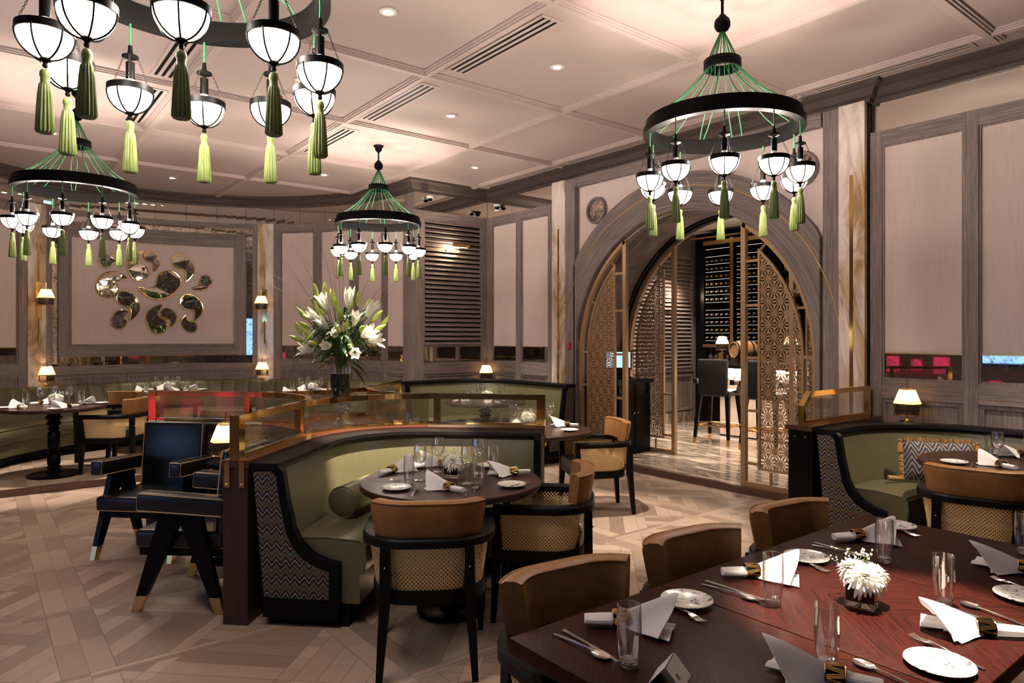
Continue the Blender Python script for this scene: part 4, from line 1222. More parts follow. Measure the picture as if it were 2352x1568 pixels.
def mk_knife():
    m = MB(); flat(m, [(-.11, .0055, .0015), (-.105, .0068, .0015), (-.02, .0052, .0022), (.005, .0050, .0022), (.015, .0085, .0012), (.07, .0095, .0006), (.10, .006, .0006), (.112, .001, .0006)]); return tag(m.build('table_knife', MAT['steel']), '', 'knife')
def mk_spoon():
    m = MB(); flat(m, [(-.10, .004, .0012), (-.09, .006, .0012), (-.03, .0040, .006), (.03, .0032, .009), (.046, .005, .007)])
    m.shell(lambda u, v: ((v - .5) * 2 * .0185 * math.sin(PI * (.06 + .94 * u)) ** .6, .044 + .058 * u, .0065 - .0055 * math.sin(PI * u) * (1 - (2 * v - 1) ** 2) + .001), 10, 8, .0016)
    return tag(m.build('table_spoon', MAT['steel']), '', 'spoon')
def mk_fork():
    m = MB(); flat(m, [(-.10, .0045, .0012), (-.09, .0062, .0012), (-.03, .0042, .006), (.03, .0036, .010), (.045, .0095, .0085), (.058, .0115, .007)])
    for x in (-.0092, -.0031, .0031, .0092): flat2 = [(.055, .007), (.075, .0045), (.098, .009)]; m.tube([(x, y, z) for y, z in flat2], [.0019, .0018, .0010], 6)
    return tag(m.build('table_fork', MAT['steel']), '', 'fork')
def mk_napkin():
    """rolled linen napkin: a bundle through the ring, opening to two folded wings. Local +Y runs from the tail to the wings."""
    t = thing('folded_napkin', '', 'napkin')
    m = MB()
    def tail(u, v):
        a = 2 * PI * v; y = -.105 + .105 * u
        w = .0185 + .004 * math.sin(PI * u); f = 1 + .14 * math.sin(3 * a + 1)
        return (w * 1.1 * f * math.cos(a), y, .0175 + .0155 * f * math.sin(a) * (.75 + .25 * u))
    m.grid(tail, 6, 16, cv=True)
    for e, flip in ((0, False), (1, True)):
        m.add([tail(e, k / 16) for k in range(16)], [tuple(range(16)) if flip else tuple(range(15, -1, -1))])
    def wing(u, v):     # the raised upper flap, folded over a ridge and ending in a point
        x = (v - .5) * 2
        w = .018 + .074 * u ** 1.1
        ridge = .034 + .052 * u ** .9
        z = ridge * (1 - abs(x) ** 1.35) + .0035 + .006 * math.sin(5 * x + 3 * u) * u
        y = .000 + .135 * u - .055 * u * abs(x) ** 1.5 + .02 * u * (1 - abs(x))
        return (w * x + .012 * u * x * x, y, max(.003, z))
    m.shell(wing, 10, 16, .003)
    def under(u, v):    # the lower flap lying to one side
        x = (v - .5) * 2
        w = .014 + .036 * u
        z = .006 + .016 * (1 - x * x) * (1 - .5 * u) + .004 * math.sin(6 * x)
        return (w * x + .058 * u, .004 + .125 * u - .02 * u * x, z)
    m.shell(under, 8, 10, .003)
    def under2(u, v):
        x = (v - .5) * 2
        w = .014 + .020 * u
        z = .008 + .020 * (1 - x * x) * (1 - .4 * u)
        return (w * x - .048 * u, .004 + .095 * u, z)
    m.shell(under2, 8, 10, .003)
    m.build('cloth', MAT['linen'], t, False)
    m = MB(); rr = .0235; RT0 = Matrix.Translation((0, -.006, .0215)) @ Matrix.Rotation(PI / 2, 4, 'X') @ Matrix.Diagonal((1.06, .94, 1, 1))
    m.lathe([(rr - .001, -.022), (rr, -.022), (rr, .022), (rr - .001, .022), (rr - .001, -.022)], 32, T=RT0); rb_ = m.build('napkin_ring', MAT['black'], t, False, label='dark and brass key pattern napkin ring')
    m = MB()
    for z in (-.0215, .0215): m.tube([((rr + .0006) * math.cos(2 * PI * i / 32), (rr + .0006) * math.sin(2 * PI * i / 32), z) for i in range(32)], .0018, 5, True, T=RT0)
    for i in range(10):      # raised key pattern: nested chevrons round the band
        sg = 1 if i % 2 else -1
        for k in range(3):
            a0 = 2 * PI * i / 10; p = []
            for q in range(5):
                w = a0 + .16 * k + .30 * q / 4; p.append(((rr + .0008) * math.cos(w), (rr + .0008) * math.sin(w), sg * (-.019 + .038 * q / 4)))
            m.tube(p, .0014, 4, T=RT0)
    m.build('key_pattern', MAT['brass'], rb_, False, label='raised brass key pattern')
    return t
def mum(mb, c, r, up, seed, n=64):
    rd = random.Random(seed)
    up = Vector(up).normalized(); q = up.to_track_quat('Z', 'Y').to_matrix().to_4x4(); T = Matrix.Translation(c) @ q
    for i in range(n):
        k = i / n; el = 1.45 - 1.75 * k; a = i * 2.39996 + rd.uniform(-.1, .1)
        L = r * (.45 + .55 * k) * rd.uniform(.88, 1.1); w = r * .105
        pts = []
        for s_ in range(4):
            f = s_ / 3; e = el - .55 * f * f * (k ** .7)
            rad = L * f; pts.append((rad * math.cos(e), rad * math.sin(e)))
        vs = []; wd = [w * .45, w, w * 1.05, w * .35]
        for (rr_, zz), ww in zip(pts, wd):
            for sg in (-1, 1):
                vs.append((rr_ * math.cos(a) - sg * ww * math.sin(a), rr_ * math.sin(a) + sg * ww * math.cos(a), zz + (.10 * w)))
        mb.add(vs, [(0, 1, 3, 2), (2, 3, 5, 4), (4, 5, 7, 6)], smooth=True, T=T)
def mk_flowers():
    t = thing('flower_cube', '', 'centrepiece')
    m = MB(); s = .082; m.rbox((0, 0, s / 2), (s, s, s), .003, seg=2); m.build('glass_cube', MAT['cubeglass'], t, False, label='clear glass cube')
    m = MB(); m.rbox((0, 0, .049), (s - .005, s - .005, .060), .003, seg=2); m.build('dark_lining', MAT['lining'], t, False, label='dark green leaf lining')
    for k, (p, r, u) in enumerate((((-.030, -.012, .094), .066, (-.4, -.2, 1)), ((.024, -.028, .090), .066, (.3, -.55, 1)), ((.012, .028, .100), .062, (.1, .4, 1)))):
        m = MB(); mum(m, p, r, u, k, 120); m.build('chrysanthemum', MAT['petal'], t, False)
    m = MB(); rd = random.Random(5); sm = MB()
    for i in range(46):
        a = rd.uniform(-.9, 1.4); r = rd.uniform(.03, .078); z = .10 + rd.uniform(-.01, .055)
        p = (r * math.cos(a) + .012, r * math.sin(a) + .02, z); m.ball(p, rd.uniform(.0022, .0042), 6, 4)
        if i % 3 == 0: sm.tube([(.02, .02, .08), p], .0007, 4)
    m.build('gypsophila', MAT['petal'], t, False); sm.build('stems', MAT['stem'], t, False)
    return t
WG = Kind(mk_wine); TU = Kind(mk_tumbler); PLT = Kind(mk_plate); KN = Kind(mk_knife); SPN = Kind(mk_spoon); FK = Kind(mk_fork); NP = Kind(mk_napkin); FL = Kind(mk_flowers)
def ang(p, q): return math.atan2(-(q[0] - p[0]), q[1] - p[1])
def setting(place, grp, z, napkin=None, plate=None, tum=None, fork=None, knife=None, spoon=None):
    """napkin (tail, wing tip); cutlery (handle end, head end); plan points on a table top at height z"""
    def mid(p): return ((p[0][0] + p[1][0]) / 2, (p[0][1] + p[1][1]) / 2, z + .0008)
    if napkin: 
        a, b = napkin; rz = ang(a, b); d = Vector((b[0] - a[0], b[1] - a[1])).normalized()
        NP.put((a[0] + d.x * .10, a[1] + d.y * .10, z + .0012), rz, 'white linen napkin in brass ring ' + place, 'napkins ' + grp)
    if plate: PLT.put((plate[0], plate[1], z + (.010 if fork and False else .0012)), 0, 'speckled side plate ' + place, 'side plates ' + grp)
    if tum: TU.put((tum[0], tum[1], z + .0008), 0, 'clear highball glass ' + place, 'highball glasses ' + grp)
    if fork: FK.put(mid(fork), ang(*fork), 'steel fork ' + place, 'cutlery ' + grp)
    if knife: KN.put(mid(knife), ang(*knife), 'steel knife ' + place, 'cutlery ' + grp)
    if spoon: SPN.put(mid(spoon), ang(*spoon), 'steel spoon ' + place, 'cutlery ' + grp)
def wine(ps, z, labels, grp):
    for p, l in zip(ps, labels): WG.put((p[0], p[1], z + .0008), 0, l, 'wine glasses ' + grp)
zb = .740; g = 'on the long dining table'
setting('before the nearest tub chair, long table', g, zb, ((1.35, 1.375), (1.53, 1.225)), (1.702, 1.301), (1.265, 1.139), ((1.655, 1.37), (1.612, 1.165)), ((1.275, 1.39), (1.258, 1.17)), ((1.238, 1.385), (1.244, 1.19)))
setting('before the middle tub chair, long table', g, zb, ((1.985, 1.365), (2.165, 1.222)), (2.376, 1.286), (1.899, 1.133), ((2.345, 1.355), (2.29, 1.15)), ((1.903, 1.375), (1.905, 1.16)), ((1.866, 1.365), (1.878, 1.17)))
setting('before the farthest tub chair, long table', g, zb, ((2.677, 1.33), (2.88, 1.205)), (3.07, 1.265), (2.573, 1.10), ((3.05, 1.33), (2.985, 1.135)), ((2.594, 1.36), (2.58, 1.16)), ((2.555, 1.355), (2.556, 1.17)))
setting('beside the red sheen, near edge of long table', g, zb, ((2.215, .592), (2.077, .752)), (1.857, .665), (2.296, .811), ((1.925, .588), (1.985, .785)), ((2.262, .578), (2.29, .785)), ((2.300, .590), (2.352, .785)))
setting('at the bottom edge, half cut off', g, zb, ((1.62, .70), (1.53, .872)), None, (1.645, .838), None, ((1.66, .62), (1.652, .80)), ((1.69, .62), (1.718, .80)))
setting('at the right picture edge, long table', g, zb, ((2.86, .66), (2.80, .803)), (2.547, .679), (3.087, .82), ((2.60, .62), (2.675, .80)))
FL.put((2.103, .963, zb + .0008), .25, 'white chrysanthemums in dark glass cube on the long table', 'flower cubes')
# a tent card with a printed letter
cd = thing('table_card', 'white tent card with printed letter at bottom edge of long table', 'card', (1.29, 1.035, zb + .0008), R(25))
m = MB()
for sg in (-1, 1):
    T = Matrix.Translation((0, sg * .021, .0228)) @ Matrix.Rotation(sg * R(40), 4, 'X'); m.box((0, 0, 0), (.085, .0012, .059), T=T)
m.build('card', MAT['white'], cd, False)
fc = bpy.data.curves.new('letter', 'FONT'); fc.body = 'R'; fc.size = .020; fc.extrude = .0003
fo_ = bpy.data.objects.new('tmp_letter', fc); COL.objects.link(fo_)
bpy.context.view_layer.update()
me = bpy.data.meshes.new_from_object(fo_.evaluated_get(bpy.context.evaluated_depsgraph_get())); bpy.data.objects.remove(fo_)
lo = bpy.data.objects.new('printed_letter', me); COL.objects.link(lo); lo.parent = cd; me.materials.append(MAT['black'])
lo.matrix_local = Matrix.Translation((-.026, -.0290, .0165)) @ Matrix.Rotation(R(50), 4, 'X'); lo['label'] = 'black printed letter R'

g = 'on the centre round table'
setting('near the bolster, centre round table', g, zb, ((1.86, 3.60), (2.06, 3.66)), (2.142, 3.70), (1.886, 3.312), ((1.735, 3.50), (1.88, 3.404)))
setting('in front of the front-facing chair, centre round table', g, zb, ((1.985, 2.93), (1.925, 3.16)), (1.763, 3.225), (2.149, 3.021), ((1.735, 3.02), (1.855, 3.165)), ((1.95, 2.85), (2.08, 3.02)), ((1.985, 2.83), (2.115, 3.0)))
setting('in front of the right chair, centre round table', g, zb, ((2.57, 3.10), (2.37, 3.19)), (2.288, 2.905), (2.456, 3.298), ((2.42, 2.91), (2.21, 2.865)))
setting('next to the booth back, centre round table', g, zb, ((2.36, 3.54), (2.26, 3.68)), (2.52, 3.43), (2.185, 3.60))
wine([(1.974, 3.34), (2.184, 3.48), (2.132, 3.104), (2.34, 3.295)], zb, ['leftmost wine glass on the centre round table', 'wine glass behind the flower cube on centre table', 'wine glass in front of centre table flowers, right of the napkin', 'wine glass right of the centre table flowers'], g)
FL.put((2.17, 3.31, zb + .0008), .7, 'white chrysanthemums in dark glass cube on the centre round table', 'flower cubes')

g = 'on the right booth table'
setting('on the right booth table, near the tan chair', g, zb, ((4.95, 1.36), (5.06, 1.56)), (4.93, 1.68), (5.367, 1.62), ((4.83, 1.56), (5.02, 1.60)))
setting('on the right booth table, at the picture edge', g, zb, ((5.64, 1.47), (5.46, 1.55)))
wine([(5.122, 1.501), (5.35, 1.39)], zb, ['wine glass standing on the right booth table', 'wine glass on right booth table, cut by the picture edge'], g)
g = 'on the arch-side round table'
setting('on the arch-side table, next to the tan chair', g, zb, ((4.27, 4.46), (4.12, 4.62)), (4.02, 4.30), None)
setting('on the arch-side table, seen through the screen', g, zb, ((3.52, 4.50), (3.68, 4.62)), None, (3.62, 4.78))
setting('on the arch-side table, far side', g, zb, ((4.10, 5.02), (4.0, 4.90)), None, (4.14, 4.80))
wine([(4.05, 4.62), (4.17, 4.72), (3.74, 4.70), (3.84, 4.86)], zb, ['front wine glass right of the screen post, arch-side table', 'tallest looking wine glass right of the screen post, arch-side table', 'left wine glass behind the screen, arch-side table', 'right wine glass behind the screen, arch-side table'], g)
FL.put((3.93, 4.76, zb + .0008), .3, 'white chrysanthemums in dark cube on the arch-side table', 'flower cubes')
g = 'on the alcove table'
for i, (dx, dy, a) in enumerate(((-.33, .12, 20), (-.1, -.33, 100), (.3, -.14, 200), (.12, .33, 290))):
    c = Vector((5.05 + dx, 6.95 + dy)); d = Vector((math.cos(R(a)), math.sin(R(a)))) * .09
    pos = ('left side', 'camera side', 'right side', 'wall side')[i]
    setting('on the alcove table, ' + pos, g, zb, ((c.x - d.x, c.y - d.y), (c.x + d.x, c.y + d.y)), None, (c.x + d.y * 1.1, c.y - d.x * 1.1))
wine([(4.83, 6.98), (4.93, 6.85), (5.06, 7.1), (5.24, 6.86)], zb, ['leftmost wine glass on the alcove table', 'wine glass left of the alcove flowers', 'wine glass behind the alcove flowers', 'rightmost wine glass on the alcove table'], g)
FL.put((5.06, 6.93, zb + .0008), .2, 'white flowers in dark cube on the alcove table', 'flower cubes')
for (cx, cy), nm, ws in (((.67, 8.75), 'left apse table', True), ((2.05, 10.12), 'middle apse table', True), ((3.50, 8.72), 'right apse table', True)):
    za = .81; g = 'on the ' + nm
    for i, a in enumerate((200, 290, 20, 110)):
        u = Vector((math.cos(R(a)), math.sin(R(a)))); n = Vector((-u.y, u.x)); c = Vector((cx, cy)) + u * .31
        pos = ('left side', 'camera side', 'right side', 'bench side')[i]
        p = c + n * .09; q = c - n * .12; tp = Vector((cx, cy)) + u * .22 - n * .12; pp = Vector((cx, cy)) + u * .40 - n * .16
        setting('on the %s, %s' % (nm, pos), g, za, (tuple(p), tuple(q)), tuple(pp), tuple(tp))
    wine([(cx - .12, cy + .06), (cx + .14, cy + .02), (cx + .02, cy + .16)], za, ['left wine glass on the ' + nm, 'right wine glass on the ' + nm, 'rear wine glass on the ' + nm], g)
    FL.put((cx + .01, cy - .01, za + .0008), .4, 'white chrysanthemums in dark cube on the ' + nm, 'flower cubes')

# ---- cushions
bo = thing('bolster', 'round sage leather bolster on the centre booth seat', 'bolster', (1.84, 3.84, .475))
m = MB(); bd = Vector((.80, .60, 0)); T = Matrix.Translation((1.90, 3.86, .568)) @ Matrix.Rotation(PI / 2, 4, 'Y').to_4x4()
T = Matrix.Translation((1.86, 3.90, .574)) @ bd.to_track_quat('Z', 'Y').to_matrix().to_4x4()
m.lathe([(0, -.20), (.07, -.20), (.09, -.185), (.092, -.17), (.092, .17), (.09, .185), (.07, .20), (0, .20)], 28, T=T); m.build('body', MAT['green'], bo)
m = MB()
for e in (-.187, .187): m.tube([T @ Vector((.0905 * math.cos(2 * PI * i / 28), .0905 * math.sin(2 * PI * i / 28), e)) for i in range(28)], .004, 5, True)
m.build('piping', MAT['greend'], bo)
cu = thing('cushion', 'navy zigzag cushion with gold tassels in the right booth corner', 'cushion', (5.545, 1.995, .486), R(-60))
def pil(u, v, sg):
    x = (u - .5) * 2; y = (v - .5) * 2
    k = (1 - abs(x) ** 3.0) * (1 - abs(y) ** 3.0)
    return (.225 * x * (1 - .03 * (1 - y * y)), sg * .062 * k ** .55, .145 * y * (1 - .05 * (1 - x * x)))
CT = Matrix.Translation((0, -.01, .150)) @ Matrix.Rotation(R(-14), 4, 'X')
m = MB()
for sg in (-1, 1): m.grid(lambda u, v: pil(u, v, sg), 18, 12, uvf=lambda u, v: (u * .45, v * .29), T=CT)
m.build('cover', MAT['cush'], cu, False)
m = MB(); rd = random.Random(3)
for x0, y0, x1, y1 in ((-.225, .145, .225, .145), (-.225, -.145, -.225, .145), (.225, .145, .225, -.145)):
    for i in range(60):
        f = (i + rd.random()) / 60; px, py = x0 + (x1 - x0) * f, y0 + (y1 - y0) * f
        ox, oy = (0, 1) if y0 == y1 else ((-1, 0) if x0 < 0 else (1, 0))
        m.tube([CT @ Vector((px, 0, py)), CT @ Vector((px + ox * .026 + rd.uniform(-.006, .006), rd.uniform(-.014, .006), py + oy * .026 + rd.uniform(-.006, .006)))], .0034, 4)
m.build('fringe', MAT['fringe'], cu, False)
for sx, sz in ((-1, 1), (1, 1), (-1, -1)):
    m = MB(); c = CT @ Vector((sx * .245, -.02, sz * .140)); hh = .085
    if sz < 0: m.tube([c, c + Vector((-.02, -.02, .004)), c + Vector((-.09, -.035, .006))], [.010, .016, .020], 10)
    else: m.lathe([(0, .012), (.012, .008), (.013, 0), (.009, -.006), (.013, -.02), (.019, -hh), (0, -hh)], 12, c=c, wob=lambda i, j: 1.12 if i % 2 and j > 3 else 1)
    m.build('tassel', MAT['fringe'], cu, False)
# ------------------------------------------------------------------ chandeliers
def make_chandelier(label, x, y):
    t = thing('chandelier', label, 'chandelier', (x, y, 0), 0, 'black ring chandeliers with green tassels')
    I = MAT['iron']
    m = MB(); m.lathe([(0, 3.699), (.055, 3.699), (.055, 3.688), (.040, 3.676), (.036, 3.645), (.018, 3.628), (.012, 3.62), (0, 3.62)], 20); m.build('ceiling_canopy', I, t, False)
    m = MB(); m.tube([(0, 0, 3.64), (0, 0, 3.49)], .009, 8); m.build('rod', I, t, False)
    m = MB(); m.lathe([(0, 3.418), (.012, 3.42), (.020, 3.428), (.036, 3.436), (.048, 3.458), (.049, 3.478), (.044, 3.50), (.024, 3.52), (.018, 3.53), (.010, 3.535), (0, 3.535)], 20); m.build('ball', I, t, False)
    m = MB(); m.lathe([(.094, 3.195), (.108, 3.195), (.112, 3.20), (.112, 3.25), (.108, 3.255), (.094, 3.255), (.094, 3.195)], 32); m.build('hoop', I, t, False)
    m = MB(); m.lathe([(.425, 2.80), (.478, 2.80), (.478, 2.845), (.462, 2.852), (.462, 2.892), (.442, 2.892), (.425, 2.880), (.425, 2.80)], 64, smooth=False); rg_ = m.build('ring', I, t, False)
    rd = random.Random(int(x * 100 + y * 10))
    for k in range(10):
        m = MB(); a0 = 2 * PI * k / 10
        for s in (-1, 1):
            ah = a0 + s * .16; ae = a0 + s * rd.uniform(.1, .34) + rd.uniform(-.05, .05)
            p = [(.012 * math.cos(ah), .012 * math.sin(ah), 3.425), (.055 * math.cos(ah), .055 * math.sin(ah), 3.33), (.090 * math.cos(ah), .090 * math.sin(ah), 3.245), (.094 * math.cos(ah), .094 * math.sin(ah), 3.20)]
            for f in (.25, .5, .75, 1.0):
                aa = ah + (ae - ah) * f; r = .094 + (.446 - .094) * f; z = 3.20 + (2.885 - 3.20) * f - .030 * math.sin(PI * f)
                p.append((r * math.cos(aa), r * math.sin(aa), z))
            p.append((.446 * math.cos(ae), .446 * math.sin(ae), 2.80)); 
            m.tube(p, .0031, 6)
        m.build('suspension_cord', MAT['cord'], t, False)
    for k in range(10):
        a = 2 * PI * k / 10
        pend(t, .450 * math.cos(a), .450 * math.sin(a), a)
    for k in range(5):
        a = 2 * PI * (k * 2 + .5) / 10
        for kind, e in (('POINT', 11.5), ('SPOT', 12.5)):      # the open bowls send more light up than their frosted glass lets down
            l = bpy.data.lights.new('chandelier_glow', kind); l.energy = e; l.color = (1, .84, .73); l.shadow_soft_size = .04
            if kind == 'SPOT': l.spot_size = PI; l.spot_blend = .35
            o = bpy.data.objects.new('chandelier_light', l); COL.objects.link(o); o.location = (x + .30 * math.cos(a), y + .30 * math.sin(a), 2.60)
            if kind == 'SPOT': o.rotation_euler = (PI, 0, 0)
    return t
PM = {}
def pend(t, x, y, a):
    if not PM:
        I = MAT['iron']; rb = .080
        m = MB()
        hm = MB(); hm.lathe([(0, 2.712), (.008, 2.712), (.009, 2.690), (.012, 2.678), (.030, 2.672), (.031, 2.664), (.012, 2.658), (.006, 2.655), (.006, 2.648), (.0165, 2.645), (.0165, 2.578), (0, 2.578)], 14)
        m.lathe([(rb - .002, 2.524), (rb + .004, 2.524), (rb + .004, 2.548), (rb - .002, 2.548), (rb - .002, 2.524)], 32, smooth=False)
        for k in range(6):
            q = 2 * PI * k / 6
            m.tube([((rb + .003) * math.cos(e) * math.cos(q), (rb + .003) * math.cos(e) * math.sin(q), 2.528 - .088 * math.sin(e)) for e in [i * PI / 2 / 8 for i in range(9)]], .0029, 5)
        m.lathe([(0, 2.446), (.016, 2.446), (.018, 2.441), (.010, 2.436), (.006, 2.430), (.009, 2.424), (.007, 2.417), (0, 2.415)], 12)
        m.tube([(-.016, 0, 2.444), (.016, 0, 2.444)], .003, 5)
        o = m.build('pendant_lamp', I, t, False); PM['frame'] = o.data
        def sub(nm, mb, mat): q = mb.build(nm.rstrip('012'), mat, o, False); PM[nm] = q.data
        m = MB(); m.lathe([(.002, 2.444)] + [(rb * math.cos(e), 2.528 - .084 * math.sin(e)) for e in [PI / 2 * (1 - i / 8) for i in range(1, 9)]] + [(rb, 2.545)], 24); sub('glass_bowl', m, MAT['bowl'])
        sub('lamp_holder', hm, I)
        m = MB(); m.tube([(0, 0, 2.577), (0, 0, 2.556)], .0150, 12); sub('socket', m, MAT['socketw'])
        m = MB(); m.ball((0, 0, 2.525), .021, 10, 8, (1, 1, 1.25)); sub('bulb', m, MAT['bulb'])
        m = MB(); m.tube([(0, 0, 2.80), (.001, .001, 2.75), (0, 0, 2.712)], .0040, 6); sub('drop_cord', m, MAT['cord'])
        for k in range(3):
            m = MB()
            q = 2 * PI * k / 3 + .5; p0 = Vector((.030 * math.cos(q), .030 * math.sin(q), 2.668)); p1 = Vector((rb * math.cos(q), rb * math.sin(q), 2.548))
            nl = 13; d = (p1 - p0); ln = d.length / nl
            for i in range(nl):
                c = p0 + d * ((i + .5) / nl); R0 = d.to_track_quat('Z', 'Y').to_matrix().to_4x4()
                T = Matrix.Translation(c) @ R0 @ Matrix.Rotation((i % 2) * PI / 2, 4, 'Z')
                m.tube([(.0032 * math.cos(w), 0, ln * .72 * math.sin(w)) for w in [2 * PI * j / 7 for j in range(7)]], .0010, 4, True, T=T)
            sub('chain%d' % k, m, MAT['chain'])
        m = MB()
        m.lathe([(0, 2.412), (.010, 2.410), (.015, 2.402), (.0155, 2.390), (.0125, 2.382), (.0135, 2.376), (.0125, 2.370), (.0165, 2.360), (.020, 2.33), (.0235, 2.27), (.026, 2.212), (.020, 2.205), (0, 2.209)], 30, wob=lambda i, j: (1.09 if i % 2 else .91) if j > 6 else 1.0)
        m.tube([(0, 0, 2.418), (0, 0, 2.41)], .0015, 5)
        sub('tassel', m, MAT['tassel'])
    else:
        o = bpy.data.objects.new('pendant_lamp', PM['frame']); COL.objects.link(o); o.parent = t
        for nm in ('glass_bowl', 'lamp_holder', 'socket', 'bulb', 'drop_cord', 'chain0', 'chain1', 'chain2', 'tassel'):
            q = bpy.data.objects.new(nm.rstrip('012'), PM[nm]); COL.objects.link(q); q.parent = o
    o.location = (x, y, 0); o.rotation_euler = (0, 0, a)
make_chandelier('huge looking ring chandelier at upper left, nearest the camera', .63, 2.66)
make_chandelier('ring chandelier hanging in front of the arch', 3.62, 2.50)
make_chandelier('smallest looking ring chandelier, above the lily vase and shutter', 3.58, 6.97)
make_chandelier('ring chandelier at far left, in front of the paisley mirrors', .70, 7.00)

# ------------------------------------------------------------------ ceiling fittings
def mk_down():
    t = thing('downlight', '', 'downlight')
    m = MB(); m.lathe([(.030, -.001), (.058, -.001), (.060, -.004), (.056, -.007), (.032, -.007), (.030, -.001)], 24); m.build('trim_ring', MAT['white'], t, False)
    m = MB(); m.lathe([(0, -.003), (.030, -.003)], 16); m.build('lens', MAT['down'], t, False)
    return t
DL = Kind(mk_down)
def spot(loc, tgt, e, size, blend=.5, col=(1, .84, .68), r=.03):
    l = bpy.data.lights.new('spot', 'SPOT'); l.energy = e; l.spot_size = R(size); l.spot_blend = blend; l.color = col; l.shadow_soft_size = r
    o = bpy.data.objects.new('spot_light', l); COL.objects.link(o); o.location = loc
    euler_to(o, Vector(tgt) - Vector(loc)); return o
DLS = [(2.15, 4.05, 'above the divider, nearest top edge of the picture'), (3.65, 4.05, 'between the long vent and the arch chandelier'), (3.65, 5.58, 'left of the arch wall, beyond the second vent'),
       (5.00, 7.10, 'above the alcove shutter'), (2.15, 5.58, 'beside the red ceiling sensor'), (2.11, 10.10, 'above the middle of the apse'), (.65, 8.66, 'above the left apse table'), (3.65, 8.66, 'above the right apse table'),
       (5.79, 3.24, 'at the arch wall cornice, right of the hanging chandelier'), (5.77, 6.36, 'at the cornice where the alcove meets the arch'), (2.15, .935, 'above the long dining table'), (5.1, .935, 'above the right booth table')]
for x, y, w in DLS:
    DL.put((x, y, CEIL - .001), 0, 'small round recessed downlight ' + w, 'ceiling downlights')
for x, y, tx, ty, e, s in ((2.15, 4.05, 2.36, 4.36, 2300, 25), (3.65, 4.05, 4.15, 3.95, 560, 38), (3.65, 5.58, 3.75, 5.3, 260, 44), (5.0, 7.1, 5.05, 6.95, 420, 46), (2.15, 5.58, 2.2, 4.95, 600, 34), (2.11, 10.1, 2.05, 10.0, 350, 46), (.65, 8.66, .66, 8.68, 480, 40), (3.65, 8.66, 3.5, 8.7, 350, 44), (2.15, .935, 2.08, .86, 1700, 19), (5.1, .935, 5.2, 1.5, 350, 46)):
    spot((x, y, CEIL - .02), (tx, ty, 0), e, s)
def make_vent(x, y0, y1, label, n=3):
    t = thing('ceiling_vent', label, 'air vent', (x, (y0 + y1) / 2, CEIL), 0, 'linear ceiling vents')
    L = y1 - y0; w = .052 * n + .03
    m = MB()
    for i in range(n + 1): m.box((-w / 2 + .014 + i * (w - .028) / n, 0, -.005), (.026, L, .005))
    for e in (-1, 1): m.box((0, e * (L / 2 + .012), -.005), (w, .03, .005))
    m.build('frame', MAT['trimpaint'], t, False)
    m = MB(); m.box((0, 0, -.002), (w - .01, L, .003)); m.build('dark_slots', MAT['black'], t, False, label='dark slots')
    return t
for x, y0, y1, w in ((3.07, 3.47, 4.62, 'pointing at the arch chandelier, upper centre'), (3.06, 5.03, 6.18, 'second along from the upper centre one'), (3.06, 6.6, 7.72, 'behind the hanging tassels, third in the line'), (1.22, 5.05, 6.2, 'beneath the near chandelier ring'), (1.24, 6.57, 7.7, 'behind the near chandelier bowls'), (5.74, 1.86, 3.03, 'along the cornice at upper right'), (5.74, 5.0, 6.2, 'along the cornice left of the arch chandelier'), (5.74, 6.5, 7.7, 'along the cornice above the alcove')):
    make_vent(x, y0, y1, 'white slotted ceiling vent ' + w)
bc = thing('ceiling_sensor', 'small red alarm beacon on ceiling behind near chandelier tassels', 'alarm', (2.10, 5.99, CEIL))
m = MB(); m.lathe([(0, -.002), (.05, -.002), (.05, -.03), (.045, -.034), (0, -.034)], 20); m.build('base', MAT['white'], bc, False)
m = MB(); m.lathe([(.043, -.034), (.043, -.065), (.03, -.08), (0, -.083)], 20); m.build('dome', MAT['red'], bc, False)

# ------------------------------------------------------------------ shaded lamps
def shade_parts(t, z0, rb=.098, rt=.054, hs=.118, band=.088, off=(0, 0), bulb=True):
    ox, oy = off
    m = MB(); n = 56
    m.lathe([(rb, z0 + band), (rt, z0 + band + hs)], n, c=(ox, oy, 0), wob=lambda i, j: 1.022 if i % 2 else .985)
    o = m.build('lamp_shade', MAT['cream'], t, False)
    m = MB(); m.lathe([(rb * .90, z0 + .004), (rb * .90, z0 + band)], 36, c=(ox, oy, 0), uvm=True); m.build('beaded_fringe', MAT['bead'], t, False, label='dark beaded band')
    m = MB()
    for r, z in ((rb, z0), (rb * 1.0, z0 + band), (rt, z0 + band + hs)): m.tube([(ox + r * math.cos(2 * PI * i / 32), oy + r * math.sin(2 * PI * i / 32), z) for i in range(32)], .0035, 5, True)
    m.tube([(ox - rb, oy, z0), (ox + rb, oy, z0)], .002, 5); m.tube([(ox, oy, z0 + band + hs), (ox, oy, z0 + band + hs + .085)], .005, 6); m.tube([(ox - rt, oy, z0 + band + hs), (ox + rt, oy, z0 + band + hs)], .002, 5)
    m.build('shade_rings', MAT['brass'], t, False, label='brass shade rings and finial')
    m = MB(); m.ball((ox, oy, z0 + band + .045), .016, 10, 8, (1, 1, 1.3)); m.build('bulb', MAT['lampbulb'], t, False)
def make_lamp(label, loc, grp='cream shaded table lamps'):
    t = thing('table_lamp', label, 'lamp', loc, 0, grp)
    m = MB(); m.lathe([(0, 0), (.055, 0), (.055, .008), (.02, .014), (.0065, .02), (.0055, .16), (0, .16)], 20); m.build('stem', MAT['brass'], t, False)
    shade_parts(t, .052); return t
def ap(a, d): return AC[0] + (AR - d) * math.cos(R(a)), AC[1] + (AR - d) * math.sin(R(a))
x, y = ap(114.9, .13)
LMP = make_lamp('cream shaded lamp behind the bench at far left', (x, y, .906))
